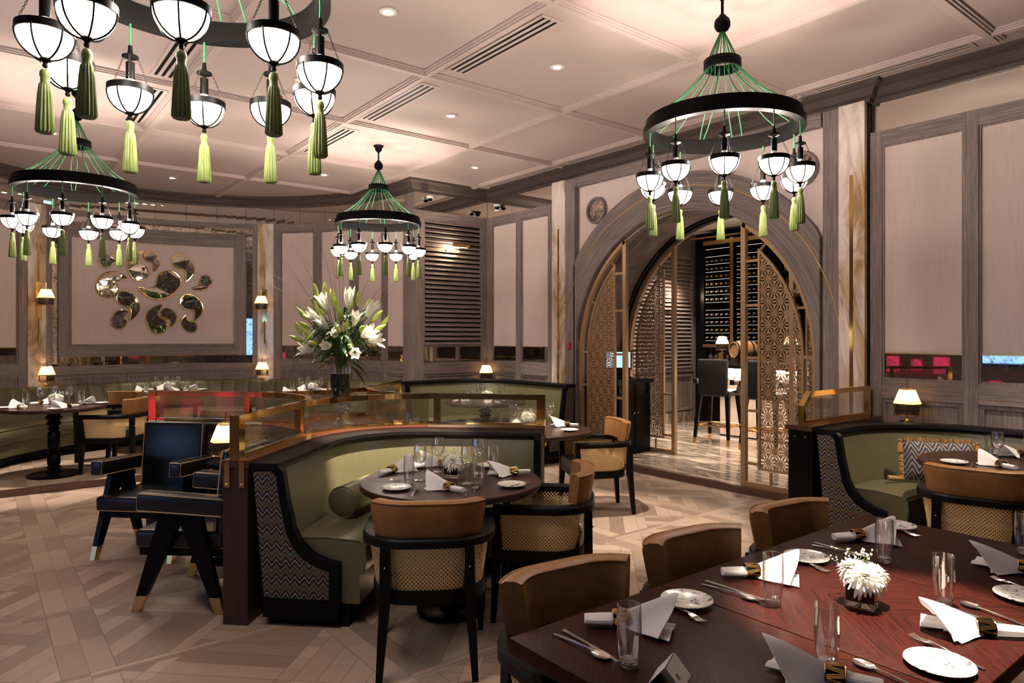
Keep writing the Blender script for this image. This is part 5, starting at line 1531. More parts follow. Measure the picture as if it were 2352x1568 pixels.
x, y = ap(54.5, .13); dup(LMP, (x, y, .906), 0, 'cream shaded lamp behind the bench, right of the paisley mirrors')
dup(LMP, (5.86, 8.04, .882), 0, 'cream shaded lamp in the alcove corner below the shutter')
dup(LMP, (5.86, 2.33, .874), 0, 'cream shaded lamp on the right booth corner beside the partition screen')
nt_ = thing('side_table', 'small dark round side table half hidden behind the mahogany post', 'side table', (1.40, 4.93, 0))
m = MB(); m.lathe([(0, .66), (.16, .66), (.165, .67), (.16, .69), (0, .69)], 28); m.build('tabletop', MAT['black'], nt_, False)
m = MB(); m.lathe([(0, 0), (.13, 0), (.13, .015), (.03, .03), (.022, .3), (.03, .66), (0, .66)], 20); m.build('pedestal', MAT['black'], nt_, False)
dup(LMP, (1.36, 4.90, .692), 0, 'cream shaded lamp behind the brass post and black armchairs')
def make_sconce(label, a):
    x, y = ap(a, .052); t = thing('wall_sconce', label, 'wall lamp', (x, y, 0), R(a) - PI / 2, 'brass wall sconces')

    m = MB(); m.box((0, .0, 2.03), (.075, .022, .50)); m.box((0, -.012, 2.03), (.045, .014, .46)); m.build('back_plate', MAT['brass'], t, False)
    m = MB(); m.tube([(0, -.006, 1.46), (0, -.006, 2.86)], .009, 8); m.ball((0, -.006, 1.455), .013, 8, 6); m.ball((0, -.006, 2.865), .011, 8, 6); m.build('rod', MAT['brass'], t, False)
    m = MB(); m.tube([(0, -.01, 2.25), (0, -.17, 2.25), (0, -.17, 2.16)], .005, 6); m.tube([(0, -.17, 2.0), (0, -.17, 2.12)], .006, 6); m.build('arm', MAT['brass'], t, False)
    shade_parts(t, 1.965, off=(0, -.17)); return t
make_sconce('brass wall sconce on the left marble pilaster, beside the paisley panel', 116.2)
make_sconce('brass wall sconce on the right marble pilaster, near the lily vase', 54.2)
plt = thing('picture_light', 'brass picture light lit against the louvred shutter', 'picture light', (5.38, 8.18, 2.80))
m = MB(); m.tube([(5.28, 8.02, 2.84), (5.54, 8.02, 2.84)], .028, 12); m.build('lamp_tube', MAT['brassb'], plt)
m = MB(); m.box((5.33, 8.145, 2.775), (.16, .012, .03)); m.tube([(5.33, 8.14, 2.775), (5.33, 8.10, 2.775), (5.33, 8.05, 2.83)], .006, 6); m.build('bracket', MAT['brassb'], plt)
m = MB(); m.tube([(5.30, 8.034, 2.822), (5.52, 8.034, 2.822)], .012, 8); m.build('lit_slot', emis('lit_picture_light', (1, .72, .42), 30), plt)
def area(loc, tgt, e, sx, sy, col):
    l = bpy.data.lights.new('area', 'AREA'); l.energy = e; l.shape = 'RECTANGLE'; l.size = sx; l.size_y = sy; l.color = col
    o = bpy.data.objects.new('area_light', l); COL.objects.link(o); o.location = loc; euler_to(o, Vector(tgt) - Vector(loc)); return o
area((5.36, 8.075, 2.81), (5.28, 8.19, 2.84), 11, .2, .02, (1, .74, .45))
# ------------------------------------------------------------------ paisley mirrors on the apse panel
PAIS = [((98.81, 2.616), .085, (94.42, 2.577), (96.85, 2.739), 'small one at upper left, partly behind the hanging tassels'),
        ((90.0, 2.496), .128, (88.91, 2.804), (93.44, 2.617), 'large one at the top with tail pointing up'),
        ((87.15, 2.734), .081, (86.15, 2.521), (84.41, 2.687), 'small one at top middle with tail down'),
        ((79.05, 2.681), .111, (77.53, 2.38), (74.46, 2.607), 'at upper right with tail hanging down'),
        ((98.46, 2.252), .145, (93.37, 2.399), (98.1, 2.48), 'big one at far left with tail to the right'),
        ((82.06, 2.371), .162, (90.44, 2.271), (84.12, 2.083), 'largest one in the centre with tail to the left'),
        ((71.74, 2.404), .081, (75.69, 2.288), (72.91, 2.243), 'smallest one at far right with tail to the left'),
        ((93.73, 2.107), .112, (92.54, 1.792), (89.27, 1.998), 'at lower left of centre with tail down'),
        ((76.57, 2.076), .117, (75.2, 1.80), (72.01, 1.995), 'at lower right with tail curling down'),
        ((95.42, 1.769), .103, (92.9, 1.912), (95.6, 1.929), 'bottom left one with short tail up right'),
        ((84.93, 1.715), .122, (83.93, 2.022), (88.61, 1.856), 'bottom middle one with tail pointing up'),
        ((82.63, 1.898), .074, (81.58, 1.695), (79.69, 1.863), 'small pale one below the centre with tail down'),
        ((76.0, 1.703), .085, (77.34, 1.875), (78.78, 1.759), 'bottom right one with tail up left')]
def paisley(c, r, tip, via, n=22):
    c, tip, via = Vector(c), Vector(tip), Vector(via)
    # spine from head centre to tip, bowed towards 'via'
    d = tip - c; nn = Vector((-d.y, d.x)).normalized()
    if (via - c).dot(nn) < 0: nn = -nn
    ctrl = c + d * .42 + nn * max(.02, (via - c).dot(nn) * 1.15 - r * .25)
    L = []; Rr = []
    for i in range(n + 1):
        u = i / n
        p = c * (1 - u) ** 2 + ctrl * 2 * u * (1 - u) + tip * u * u
        tg = ((ctrl - c) * 2 * (1 - u) + (tip - ctrl) * 2 * u).normalized()
        q = Vector((-tg.y, tg.x)); w = r * (1 - u) ** .72
        L.append(p + q * w); Rr.append(p - q * w)
    t0 = (ctrl - c).normalized(); a0 = math.atan2(t0.y, t0.x)
    head = [c + Vector((math.cos(a0 - PI / 2 - PI * k / 16), math.sin(a0 - PI / 2 - PI * k / 16))) * r for k in range(1, 16)]
    # outline: left side tip->head, round the head, right side head->tip
    return L[::-1] + head[::-1] + Rr[:-1]
def on_apse(s, z, d):
    a = s / AR; r = AR - d
    return (AC[0] + r * math.cos(a), AC[1] + r * math.sin(a), z)
for c, r, tp, v, lab in PAIS:
    f = lambda q: (AR * R(q[0]), q[1])
    x, y, z = on_apse(*f(c), .02)
    t = thing('paisley_mirror', 'gold rimmed paisley wall mirror, ' + lab, 'mirror', (x, y, z), 0, 'paisley mirrors on the apse panel')
    ol = paisley(f(c), r, f(tp), f(v))
    m = MB(); n = len(ol)
    vs = [on_apse(p.x, p.y, .020) for p in ol] + [on_apse(p.x, p.y, .046) for p in ol]
    m.add(vs, [tuple(range(n, 2 * n))] + [(i, (i + 1) % n, n + (i + 1) % n, n + i) for i in range(n)]); m.build('mirror_plate', MAT['antique'], t)
    m = MB(); m.tube([on_apse(p.x, p.y, .040) for p in ol], .010, 6, True); m.build('gilt_rim', MAT['brass'], t, label='gold rim')
# round mirrors in the arch spandrels
for y, lab in ((5.95, 'left'), (3.30, 'right')):
    t = thing('round_mirror', 'small round wood framed mirror in the %s arch corner' % lab, 'mirror', (6.03, y, 3.10), 0, 'round arch mirrors')
    T = Matrix.Translation((6.03, y, 3.10)) @ Matrix.Rotation(-PI / 2, 4, 'Y')
    m = MB(); m.lathe([(.125, .0), (.165, 0), (.165, .03), (.155, .045), (.135, .045), (.125, .03), (.125, .0)], 40, T=T); m.build('frame', MAT['wood_v'], t)
    m = MB(); m.lathe([(0, .022), (.127, .022)], 40, T=T); m.build('mirror_plate', MAT['antique'], t)
# dome cameras on the mirror frieze
for loc, rz, lab in (((4.96, 8.125, 3.46), 0, 'on the mirrored frieze above the shutter'), ((5.925, 7.86, 3.42), 0, 'on the mirrored frieze above the alcove panels')):
    t = thing('wall_mounted_camera', 'white bracket dome camera ' + lab, 'camera', loc, rz, 'dome cameras')
    m = MB(); m.lathe([(0, .035), (.05, .035), (.054, .015), (.048, 0), (0, 0)], 20); b = m.build('housing', MAT['white'], t, False)
    m = MB(); m.lathe([(.034, .0), (.033, -.016), (.022, -.032), (0, -.037)], 16); m.build('dome', MAT['black'], t, False)
x, y, z = on_apse(AR * R(113.7), 3.34, .03)
ex = thing('exit_sign', 'small lit blank exit sign above the left pilaster', 'sign', (x, y, z), R(23.7))
m = MB(); m.box((0, 0, 0), (.11, .02, .05)); m.build('housing', MAT['white'], ex, False)
m = MB(); m.box((0, -.011, 0), (.10, .003, .035)); m.build('lit_face', emis('lit_sign_face', (.5, .85, 1.0), .9), ex, False)
fp = thing('call_point', 'tiny red fire fitting on the arch frame left side', 'alarm', (5.95, 6.36, 1.43))
m = MB(); m.box((-.005, 0, 0), (.02, .025, .085)); m.box((-.012, .012, -.035), (.02, .03, .02)); m.build('body', MAT['red'], fp, False)

# ------------------------------------------------------------------ fretwork screens in the arch
def arch_leaf(label, x, side):
    t = thing('fretwork_screen', label, 'screen', (x, ARC_Y + side * 1.15, .07), 0, 'bronze fretwork screens')
    g = MAT['goldp']; r0 = 1.545; h = .022
    m = MB(); yp = .79
    T = Matrix(((0, 0, 1, 0), (1, 0, 0, 0), (0, 1, 0, 0), (0, 0, 0, 1)))
    zt = ARC_Z + math.sqrt(r0 * r0 - yp * yp)
    def Y(d): return ARC_Y + side * d
    m.box((x, Y(yp), (.07 + zt) / 2), (.05, .05, zt - .07)); m.box((x, Y((yp + r0) / 2), .095), (.045, r0 - yp, .05))
    pa = math.asin((zt - ARC_Z) / r0); n = 22
    outl = [(r0, .07)] + [(r0 * math.cos(pa * i / n), ARC_Z + r0 * math.sin(pa * i / n)) for i in range(n + 1)]
    w = .042
    inl = [(r0 - w, .07)] + [((r0 - w) * math.cos(pa * i / n), ARC_Z + (r0 - w) * math.sin(pa * i / n)) for i in range(n + 1)]
    def band(mb, A, B, x0, x1):
        for i in range(len(A) - 1): mb.prism([(Y(A[i][0]), A[i][1]), (Y(A[i + 1][0]), A[i + 1][1]), (Y(B[i + 1][0]), B[i + 1][1]), (Y(B[i][0]), B[i][1])], x0, x1, T=T)
    band(m, outl, inl, x - .025, x + .025)
    m.build('frame', g, t)
    # the pierced lancet panel
    yi, r1, zb_ = .945, 1.415, .25
    pt_ = math.acos(yi / r1)
    po = [(r1, zb_)] + [(r1 * math.cos(pt_ * i / n), ARC_Z + r1 * math.sin(pt_ * i / n)) for i in range(n + 1)] + [(yi, zb_)]
    q = .022
    pi_ = [(r1 - q, zb_ + q)] + [((r1 - q) * math.cos(math.acos((yi + q) / (r1 - q)) * i / n), ARC_Z + (r1 - q) * math.sin(math.acos((yi + q) / (r1 - q)) * i / n)) for i in range(n + 1)] + [(yi + q, zb_ + q)]
    m = MB(); band(m, po + [po[0]], pi_ + [pi_[0]], x - .014, x + .014); m.build('panel_border', g, t)
    m = MB(); m.prism([(Y(a), b) for a, b in pi_], x - .003, x + .003, T=T); m.build('pierced_panel', MAT['jali'], t, label='pierced geometric fretwork panel')
    def cb(fn):
        m = MB(); fn(m); m.build('connecting_bar', g, t)
    for z in (.30, .82, 1.34, 1.86, 2.30): cb(lambda m: m.box((x, Y((yp + yi) / 2), z), (.022, yi - yp, .026)))
    for z in (.40, .95, 1.36): cb(lambda m: m.box((x, Y((r1 + r0 - w) / 2), z), (.022, r0 - w - r1, .026)))
    for a in (25, 47):
        c, s = math.cos(R(a)), math.sin(R(a)); cb(lambda m: m.tube([(x, Y(r1 * c), ARC_Z + r1 * s), (x, Y((r0 - w + .01) * c), ARC_Z + (r0 - w + .01) * s)], .015, 4))
    for d in ((yi + r1) / 2 - .1, r1 - .02): cb(lambda m: m.box((x, Y(d), .16), (.02, .022, .16)))
arch_leaf('bronze fretwork screen at the left of the near arch', 6.03, 1)
arch_leaf('large bronze fretwork screen at the right of the near arch, before the bar', 6.03, -1)
arch_leaf('darker bronze fretwork screen inside the arch passage, left of the stools', 6.93, 1)
arch_leaf('fretwork screen inside the passage, hidden behind the right one', 6.93, -1)

# ------------------------------------------------------------------ passage console and till
co = thing('console_cabinet', 'black console cabinet inside the arch passage under the till screen', 'cabinet', (6.52, 6.02, .07))
m = MB(); m.box((6.55, 6.02, .52), (.62, .40, .88)); m.build('carcass', MAT['black'], co)
m = MB(); m.box((6.55, 6.01, .985), (.66, .44, .05)); m.build('top', MAT['blackw'], co)
for k in (-1, 1):
    m = MB(); m.box((6.55 + k * .15, 5.812, .46), (.285, .016, .70)); dr = m.build('door', MAT['black'], co)
    m = MB(); m.tube([(6.55 + k * .035, 5.79, .62), (6.55 + k * .035, 5.775, .60), (6.55 + k * .035, 5.79, .58)], .008, 6); m.build('handle', MAT['brass'], dr, label='brass handle')
    m = MB(); m.box((6.55 + k * .15, 5.812, .885), (.285, .016, .11)); m.build('drawer', MAT['black'], co)
po = thing('till_screen', 'tilted till screen with pale display on the passage console', 'till', (6.52, 6.03, 1.011))
m = MB(); m.rbox((6.52, 6.04, 1.028), (.24, .20, .034), .008, seg=2); m.box((6.52, 6.08, 1.10), (.07, .04, .15)); m.build('stand', MAT['black'], po)
TS = Matrix.Translation((6.50, 6.04, 1.24)) @ Matrix.Rotation(R(38), 4, 'Z') @ Matrix.Rotation(R(-20), 4, 'X')
TS = Matrix.Translation((6.48, 6.02, 1.25)) @ Matrix.Rotation(R(-48), 4, 'Z') @ Matrix.Rotation(R(-16), 4, 'X')
m = MB(); m.box((0, .012, 0), (.33, .024, .24), T=TS); m.build('casing', MAT['black'], po)
m = MB(); m.box((0, -.002, .005), (.30, .004, .205), T=TS); m.build('display', emis('till_display', (.55, .85, 1.0), .8), po, label='pale blue lit display')

# ------------------------------------------------------------------ the bar beyond the arch
br = thing('bar_counter', 'marble bar counter with glowing front beyond the arch', 'bar counter', (9.0, 4.4, .07))
m = MB(); m.box((9.05, 4.3, .60), (.40, 3.7, 1.06)); m.build('body', MAT['black'], br)
m = MB(); m.box((8.835, 4.3, .60), (.03, 3.66, 1.02)); m.build('front_panel', plain('pale_onyx', (.72, .56, .46), .4, var=.12, scale=3), br)
m = MB(); m.box((9.0, 4.3, 1.15), (.68, 3.9, .035)); m.box((9.0, 4.3, 1.118), (.60, 3.84, .03)); m.box((9.0, 4.3, 1.092), (.52, 3.8, .024)); m.build('counter_top', plain('black_marble_top', (.020, .016, .015), .12, var=.6, scale=9), br)
m = MB(); m.box((8.78, 4.3, 1.074), (.02, 3.6, .012)); m.build('lit_strip', emis('under_counter_light', (1, .84, .66), 170), br)
m = MB(); m.tube([(8.72, 2.6, .24), (8.72, 6.1, .24)], .016, 8)
for y in (3.0, 4.0, 5.0, 6.0): m.tube([(8.72, y, .24), (8.82, y, .24)], .010, 6)
m.build('foot_rail', MAT['brass'], br)
m = MB(); rd = random.Random(2)
for i in range(16):     # cut paisley motifs on the front
    y0 = 6.0 - .235 * i
    for (dy, z, r, sg) in ((0, .86, .075, 1), (.115, .90, .055, -1)):
        for rr in (1.0, .72, .42):
            ol = paisley((y0 + dy, z), r * .5 * rr, (y0 + dy + sg * r * .35, z + r * 1.25 * rr), (y0 + dy - sg * r * .7, z + r * .7), 8)
            m.tube([(8.8195, p.x, p.y) for p in ol], .0016, 4, True)
    for k in range(6): m.ball((8.8195, y0 + rd.uniform(-.1, .1), rd.uniform(.70, .80)), .005, 5, 4)
m.build('paisley_inlay', MAT['black'], br)
def make_stool(label, loc, rz):
    t = thing('bar_stool', label, 'bar stool', loc, rz, 'black bar stools')
    m = MB(); m.rbox((0, .02, .70), (.44, .42, .09), .02); m.build('seat', MAT['bleather'], t, False)
    m = MB(); m.rbox((0, -.20, .92), (.43, .075, .50), .022, taper=.93); m.build('backrest', MAT['tweed'], t, False, label='flecked black tweed back')
    for sx in (-1, 1):
        m = MB(); m.rbox((sx * .265, .0, .86), (.065, .40, .075), .012); m.tube([(sx * .262, .10, .83), (sx * .25, .06, .70)], [.03, .034], 4); m.build('armrest', MAT['bleather'], t, False)
        for sy, y1, y0 in ((-1, -.26, -.18), (1, .26, .18)):
            a = Vector((sx * .20, y0, .66)); b = Vector((sx * .245, y1, 0)); k = a.lerp(b, .88)
            m = MB(); m.tube([a, k], [.042, .026], 4, rot=PI / 4); lg = m.build('leg', MAT['black'], t, False)
            m = MB(); m.tube([k, b], [.0265, .022], 4, rot=PI / 4); m.build('leg_tip', MAT['brassb'], lg, False, label='brass leg tip')
    m = MB()
    for p, q in (((-.235, -.215), (.235, -.215)), ((-.235, .215), (.235, .215)), ((-.235, -.215), (-.235, .215)), ((.235, -.215), (.235, .215))): m.tube([(p[0], p[1], .25), (q[0], q[1], .25)], .012, 6)
    m.build('foot_rail', MAT['brassb'], t, False, label='brass foot rail')
    return t
STL = make_stool('left black tweed bar stool with brass feet at the glowing bar', (8.20, 5.72, .07), R(-78))
dup(STL, (8.20, 4.98, .07), R(-84), 'black tweed bar stool at the bar, behind the screen post')
dup(STL, (8.20, 4.24, .07), R(-88), 'bar stool at the bar, dimly seen through the fretwork')
BLP = make_lamp('cream shaded lamp on the bar beside the barrel', (8.86, 6.12, 1.30), 'bar lamps')
for nm, yy in (('beside the barrel', 6.12), ('behind the fretwork', 5.02)):
    b = thing('lamp_block', 'square brass block plinth under the bar lamp ' + nm, 'plinth', (8.86, yy, 1.168))
    m = MB(); m.box((8.86, yy, 1.176), (.17, .17, .016)); m.box((8.86, yy, 1.242), (.08, .08, .114)); m.build('block', MAT['brassb'], b)
dup(BLP, (8.86, 5.02, 1.30), 0, 'cream shaded lamp on the bar glowing through the fretwork')
ba = thing('barrel', 'small oak cask on cradle standing on the bar', 'barrel', (8.93, 5.88, 1.168))
BT = Matrix.Translation((8.95, 5.81, 1.355)) @ Matrix.Rotation(R(-22), 4, 'Z') @ Matrix.Rotation(PI / 2, 4, 'Y')
m = MB(); m.lathe([(0, -.165), (.105, -.165), (.105, -.18), (.118, -.18), (.138, -.08), (.142, 0), (.138, .08), (.118, .18), (.105, .18), (.105, .165), (0, .165)], 28, T=BT); m.build('staves', MAT['barrelw'], ba)
m = MB()
for z, r in ((-.16, .124), (-.075, .141), (.075, .141), (.16, .124)): m.lathe([(r, -.012 + z), (r + .004, -.012 + z), (r + .004, .012 + z), (r, .012 + z), (r, -.012 + z)], 28, T=BT)
m.build('hoops', MAT['chain'], ba)
m = MB(); m.box((8.95, 5.81, 1.194), (.26, .05, .05), R(-22)); m.box((8.89, 5.835, 1.20), (.04, .2, .06), R(-22)); m.box((9.01, 5.79, 1.20), (.04, .2, .06), R(-22)); m.build('cradle', MAT['barrelw'], ba)
# wine wall: shelved rack with bottles lying, necks out
rk = thing('wine_rack', 'tall black lit wine rack on the back wall of the bar', 'wine rack', (9.86, 6.0, 1.3))
ROWS = 12; RZ0, RDZ = 1.52, .128
for y0, y1 in ((6.58, 7.06), (5.98, 6.46)):
    m = MB(); m.box((10.0, (y0 + y1) / 2, RZ0 + ROWS * RDZ / 2), (.012, y1 - y0, ROWS * RDZ + .1))
    m.build('rack_back', MAT['blackw'], rk)
    m = MB()
    for i in range(ROWS + 1): m.box((9.86, (y0 + y1) / 2, RZ0 + i * RDZ - .03), (.28, y1 - y0, .010))
    m.build('shelves', MAT['black'], rk)
    m = MB()
    for i in range(ROWS + 1): m.box((9.735, (y0 + y1) / 2, RZ0 + i * RDZ - .038), (.012, y1 - y0 - .02, .006))
    m.build('lit_edges', emis('rack_light_strip_%d' % int(y0 * 10), (1, .85, .65), .5), rk)
m = MB()
for y in (6.52, 7.10, 5.94): m.box((9.86, y, 2.3), (.30, .07, 1.75))
m.build('upright', MAT['black'], rk)
m = MB(); m.box((9.70, 6.52, 2.3), (.02, .06, 1.75)); m.build('gilt_upright', MAT['brassb'], rk, label='gold faced upright')
m = MB(); m.box((9.72, 6.52, 1.40), (.05, 1.12, .05)); m.box((9.72, 6.52, 3.12), (.05, 1.12, .07)); m.build('gilt_rail', MAT['brassb'], rk, label='gold faced rails')
def mk_lying():
    t = thing('wine_bottle', '', 'bottle'); T = Matrix.Rotation(-PI / 2, 4, 'Y')
    m = MB(); m.lathe([(0, -.10), (.036, -.10), (.036, .06), (.014, .115), (.0135, .14)], 12, T=T); m.build('body', MAT['bottle'], t, False)
    m = MB(); m.lathe([(.0137, .125), (.0155, .125), (.0155, .185), (0, .186)], 10, T=T); t['cap'] = 0; return t, m
LB = {}
def lying(loc, mat, label):
    if mat not in LB:
        t, m = mk_lying(); m.build('capsule', MAT[mat], t, False); LB[mat] = t; t['label'] = label; t['group'] = 'bottles in the wine rack'; t.location = loc; del t['cap']
    else: dup(LB[mat], loc, 0, label, 'bottles in the wine rack')
MAT['capg'] = plain('gold_capsule', (.75, .45, .08), .3, .6); MAT['capw'] = plain('pale_capsule', (.30, .22, .19), .4)
ordn = ['lowest', 'second', 'third', 'fourth', 'fifth', 'sixth', 'seventh', 'eighth', 'ninth', 'tenth', 'eleventh', 'top']
for ci, (y0, y1, nb) in enumerate(((6.58, 7.06, 5), (5.98, 6.46, 5))):
    for i in range(ROWS):
        if i in (4, 11): continue
        for k in range(nb):
            y = y0 + .05 + (y1 - y0 - .1) * k / (nb - 1)
            mt_ = 'capg' if i in (1, 7, 8) and k < 4 else 'capw'
            lying((9.885, y, RZ0 + i * RDZ + .014), mt_, '%s wine bottle lying on the %s shelf of the %s rack column' % ('gold capped' if mt_ == 'capg' else 'pale capped', ordn[i], 'left' if ci == 0 else 'right'))
# spirits on the shelves at the right of the bar
ss = thing('spirit_shelves', 'dark back bar shelves of spirits beyond the fretwork', 'shelves', (9.9, 4.9, 1.2))
m = MB()
for z in (1.35, 1.75, 2.15, 2.55): m.box((9.88, 4.7, z), (.26, 2.2, .025))
for y in (3.62, 5.80): m.box((9.88, y, 2.0), (.26, .03, 1.6))
m.build('shelf', MAT['blackw'], ss)
def mk_spirit():
    t = thing('spirit_bottle', '', 'bottle')
    m = MB(); m.lathe([(0, 0), (.038, 0), (.04, .01), (.04, .17), (.016, .215), (.014, .26), (.016, .262), (.016, .29), (0, .29)], 14); m.build('body', MAT['amber'], t, False)
    m = MB(); m.lathe([(.0405, .05), (.0408, .05), (.0408, .13), (.0405, .13)], 14); m.build('label', MAT['labelw'], t, False, label='pale paper label'); return t
SB = Kind(mk_spirit)
for i, z in enumerate((1.363, 1.763, 2.163, 2.563)):
    for k in range(11): SB.put((9.86 + .03 * ((k * 7) % 3 - 1), 3.75 + k * .19, z), k, 'amber spirit bottle on the %s back bar shelf' % ('lowest', 'second', 'third', 'top')[i], 'spirit bottles on the back bar')
hr = thing('glass_rail', 'black rail of hanging stem glasses below the wine rack', 'rail', (9.72, 6.5, 1.36))
m = MB(); m.box((9.74, 6.45, 1.36), (.16, 1.2, .015)); m.build('rail', MAT['black'], hr)
for k in range(10):
    o = WG.put((9.74, 6.95 - k * .105, 1.353), 0, 'stem glass hanging upside down under the wine rack', 'hanging stem glasses'); o.rotation_euler = (PI, 0, 0); o.name = 'hanging_wine_glass'
m_ = thing('curtain_rail', 'brass picture rail running high above the wine rack', 'rail', (9.6, 6.4, 3.2))
m = MB(); m.tube([(9.72, 7.35, 3.22), (9.72, 3.2, 3.22)], .018, 8)
for y in (7.2, 6.0, 4.8): m.tube([(9.72, y, 3.22), (9.99, y, 3.22)], .010, 6)
m.build('bar', MAT['brassb'], m_)
for x, y in ((8.3, 6.3), (8.4, 5.3), (9.3, 6.9)):
    DL.put((x, y, 3.349), 0, 'small bright downlight in the white bar ceiling', 'bar ceiling downlights')
for x, y, e in ((8.0, 6.3, 330), (8.1, 5.2, 330), (7.8, 4.4, 200), (9.1, 6.9, 200)): spot((x, y, 3.33), (x, y, 0), e, 75)
spot((6.5, 4.7, 2.88), (6.5, 4.6, 0), 26, 80)
area((9.4, 5.2, 3.02), (8.9, 5.2, 3.4), 22, .2, 3.0, (1, .88, .78))  # added uplight with no fitting, brightens the bar ceiling
l = bpy.data.lights.new('wall_wash', 'POINT'); l.energy = 5; l.color = (1, .7, .45); l.shadow_soft_size = .05
o = bpy.data.objects.new('wall_wash_light', l); COL.objects.link(o); o.location = (9.35, 7.33, 2.25)

# ------------------------------------------------------------------ lilies in the pedestal vase
vs_ = thing('lily_vase', 'tall vase of white lilies and grasses standing on the divider', 'flower vase', (2.2, 4.9, .885))
vx, vy, vz = 2.2, 4.9, .885
m = MB(); m.lathe([(0, 0), (.092, 0), (.094, .006), (.06, .022), (.03, .04), (.022, .055), (.030, .07), (.052, .085), (.060, .115), (.052, .142), (.034, .155), (.032, .175), (.045, .19), (.04, .195), (0, .195)], 32, c=(vx, vy, vz))
m.build('pedestal', MAT['glassb'], vs_, label='clear glass baluster foot')
m = MB(); m.lathe([(0, .197), (.06, .197), (.068, .21), (.078, .30), (.084, .385), (.081, .385), (0, .375)], 32, c=(vx, vy, vz)); m.build('body', MAT['vase'], vs_, label='dark green lower vase')
m = MB(); m.lathe([(.084, .386), (.089, .52), (.087, .521), (.082, .386)], 32, c=(vx, vy, vz)); m.build('rim_glass', MAT['glass'], vs_, label='clear glass upper vase')
FW = Vector((math.sin(R(38.25)), math.cos(R(38.25)), 0)); RT_ = Vector((FW.y, -FW.x, 0)); UP = Vector((0, 0, 1))
def vpos(r, u, f): return Vector((vx, vy, 0)) + RT_ * r - FW * f + UP * u
def petal_pts(L, w, curl, n=6):
    o = []
    for i in range(n + 1):
        u = i / n; a = .32 + curl * u * u
        o.append((L * (u * math.cos(0) * 1.0), w * math.sin(PI * (.08 + .92 * u) ** .8) if u < 1 else 0, a))
    return o
def lily(mb, c, axis, s, opn, seed):
    rd = random.Random(seed); T = Matrix.Translation(c) @ Vector(axis).normalized().to_track_quat('Z', 'Y').to_matrix().to_4x4()
    for k in range(6):
        a = 2 * PI * k / 6 + rd.uniform(-.1, .1); L = s * rd.uniform(.92, 1.08); W = s * (.20 if k % 2 else .15)
        rr = .006; z = 0; ang_ = R(10); rows = []; n = 7
        for i in range(n + 1):
            u = i / n; w = W * math.sin(PI * (.10 + .88 * u)) ** .85
            rows.append((rr, z, w))
            ang_ = R(8) + opn * (u ** 1.8)
            rr += L / n * math.sin(ang_); z += L / n * math.cos(ang_)
        P = []
        for r_, z_, w in rows:
            for v in (-1, -.4, .4, 1):
                bx = r_ + abs(v) * w * .22; P.append((bx * math.cos(a) - v * w * math.sin(a), bx * math.sin(a) + v * w * math.cos(a), z_))
        fs = [(4 * i + j, 4 * i + 4 + j, 4 * i + 5 + j, 4 * i + 1 + j) for i in range(n) for j in range(3)]
        mb.add(P, fs, smooth=True, T=T)
def bud(mb, c, axis, L, w):
    T = Matrix.Translation(c) @ Vector(axis).normalized().to_track_quat('Z', 'Y').to_matrix().to_4x4()
    mb.lathe([(0, 0)] + [(w * math.sin(PI * u) ** .7 * (1.15 - .45 * u), L * u) for u in (.08, .2, .35, .5, .65, .8, .92)] + [(0, L)], 12, T=T, wob=lambda i, j: 1.08 if i % 4 < 2 else .95)
def leaf(mb, p0, p1, w, sag):
    p0, p1 = Vector(p0), Vector(p1); d = p1 - p0; sd = d.cross(UP)
    if sd.length < 1e-4: sd = RT_.copy()
    sd.normalize()
    def fn(u, v):
        p = p0 + d * u - UP * sag * u * u; ww = w * math.sin(PI * (.06 + .94 * u)) ** .8
        return p + sd * (v - .5) * 2 * ww + UP * abs(v - .5) * ww * .7
    mb.shell(fn, 7, 4, .0012)
# (right, height, toward camera) of each bloom head and its pointing
S0 = .0033
def fpx(x, y): return ((x - 792) * S0, 1.55 + (773 - y) * S0)
BL = [(755, 700, .03, (-.35, .15, .9), .15, .75), (765, 745, .10, (-.45, .5, .75), .145, .55), (872, 715, .06, (.5, .1, .8), .15, .7), (862, 760, .12, (.75, .6, .35), .145, 1.0), (840, 735, .12, (.25, .5, .75), .13, .55), (722, 792, .08, (-.8, .35, .1), .13, .85), (845, 795, .14, (.2, .85, -.05), .12, .7), (775, 785, .15, (-.1, .9, .15), .12, .45), (815, 690, .02, (.1, .1, .95), .15, .35), (735, 725, .02, (-.75, .2, .55), .14, .3), (880, 770, .10, (.95, .3, .05), .13, 1.1), (795, 760, .16, (0, .95, .3), .10, .3)]
stm = MB()
for i, (x, y, f, ax, s, op) in enumerate(BL):
    m = MB()
    r, u = fpx(x, y); c = vpos(r * .8, u - .04, f); a = RT_ * ax[0] - FW * ax[1] + UP * ax[2]
    lily(m, c, a, s, op, i); m.build('lily', MAT['petal'], vs_, label='open white lily')
    stm.tube([vpos(0, 1.30, 0), vpos(r * .35, (u + 1.30) / 2, f * .4), c], .0035, 5)
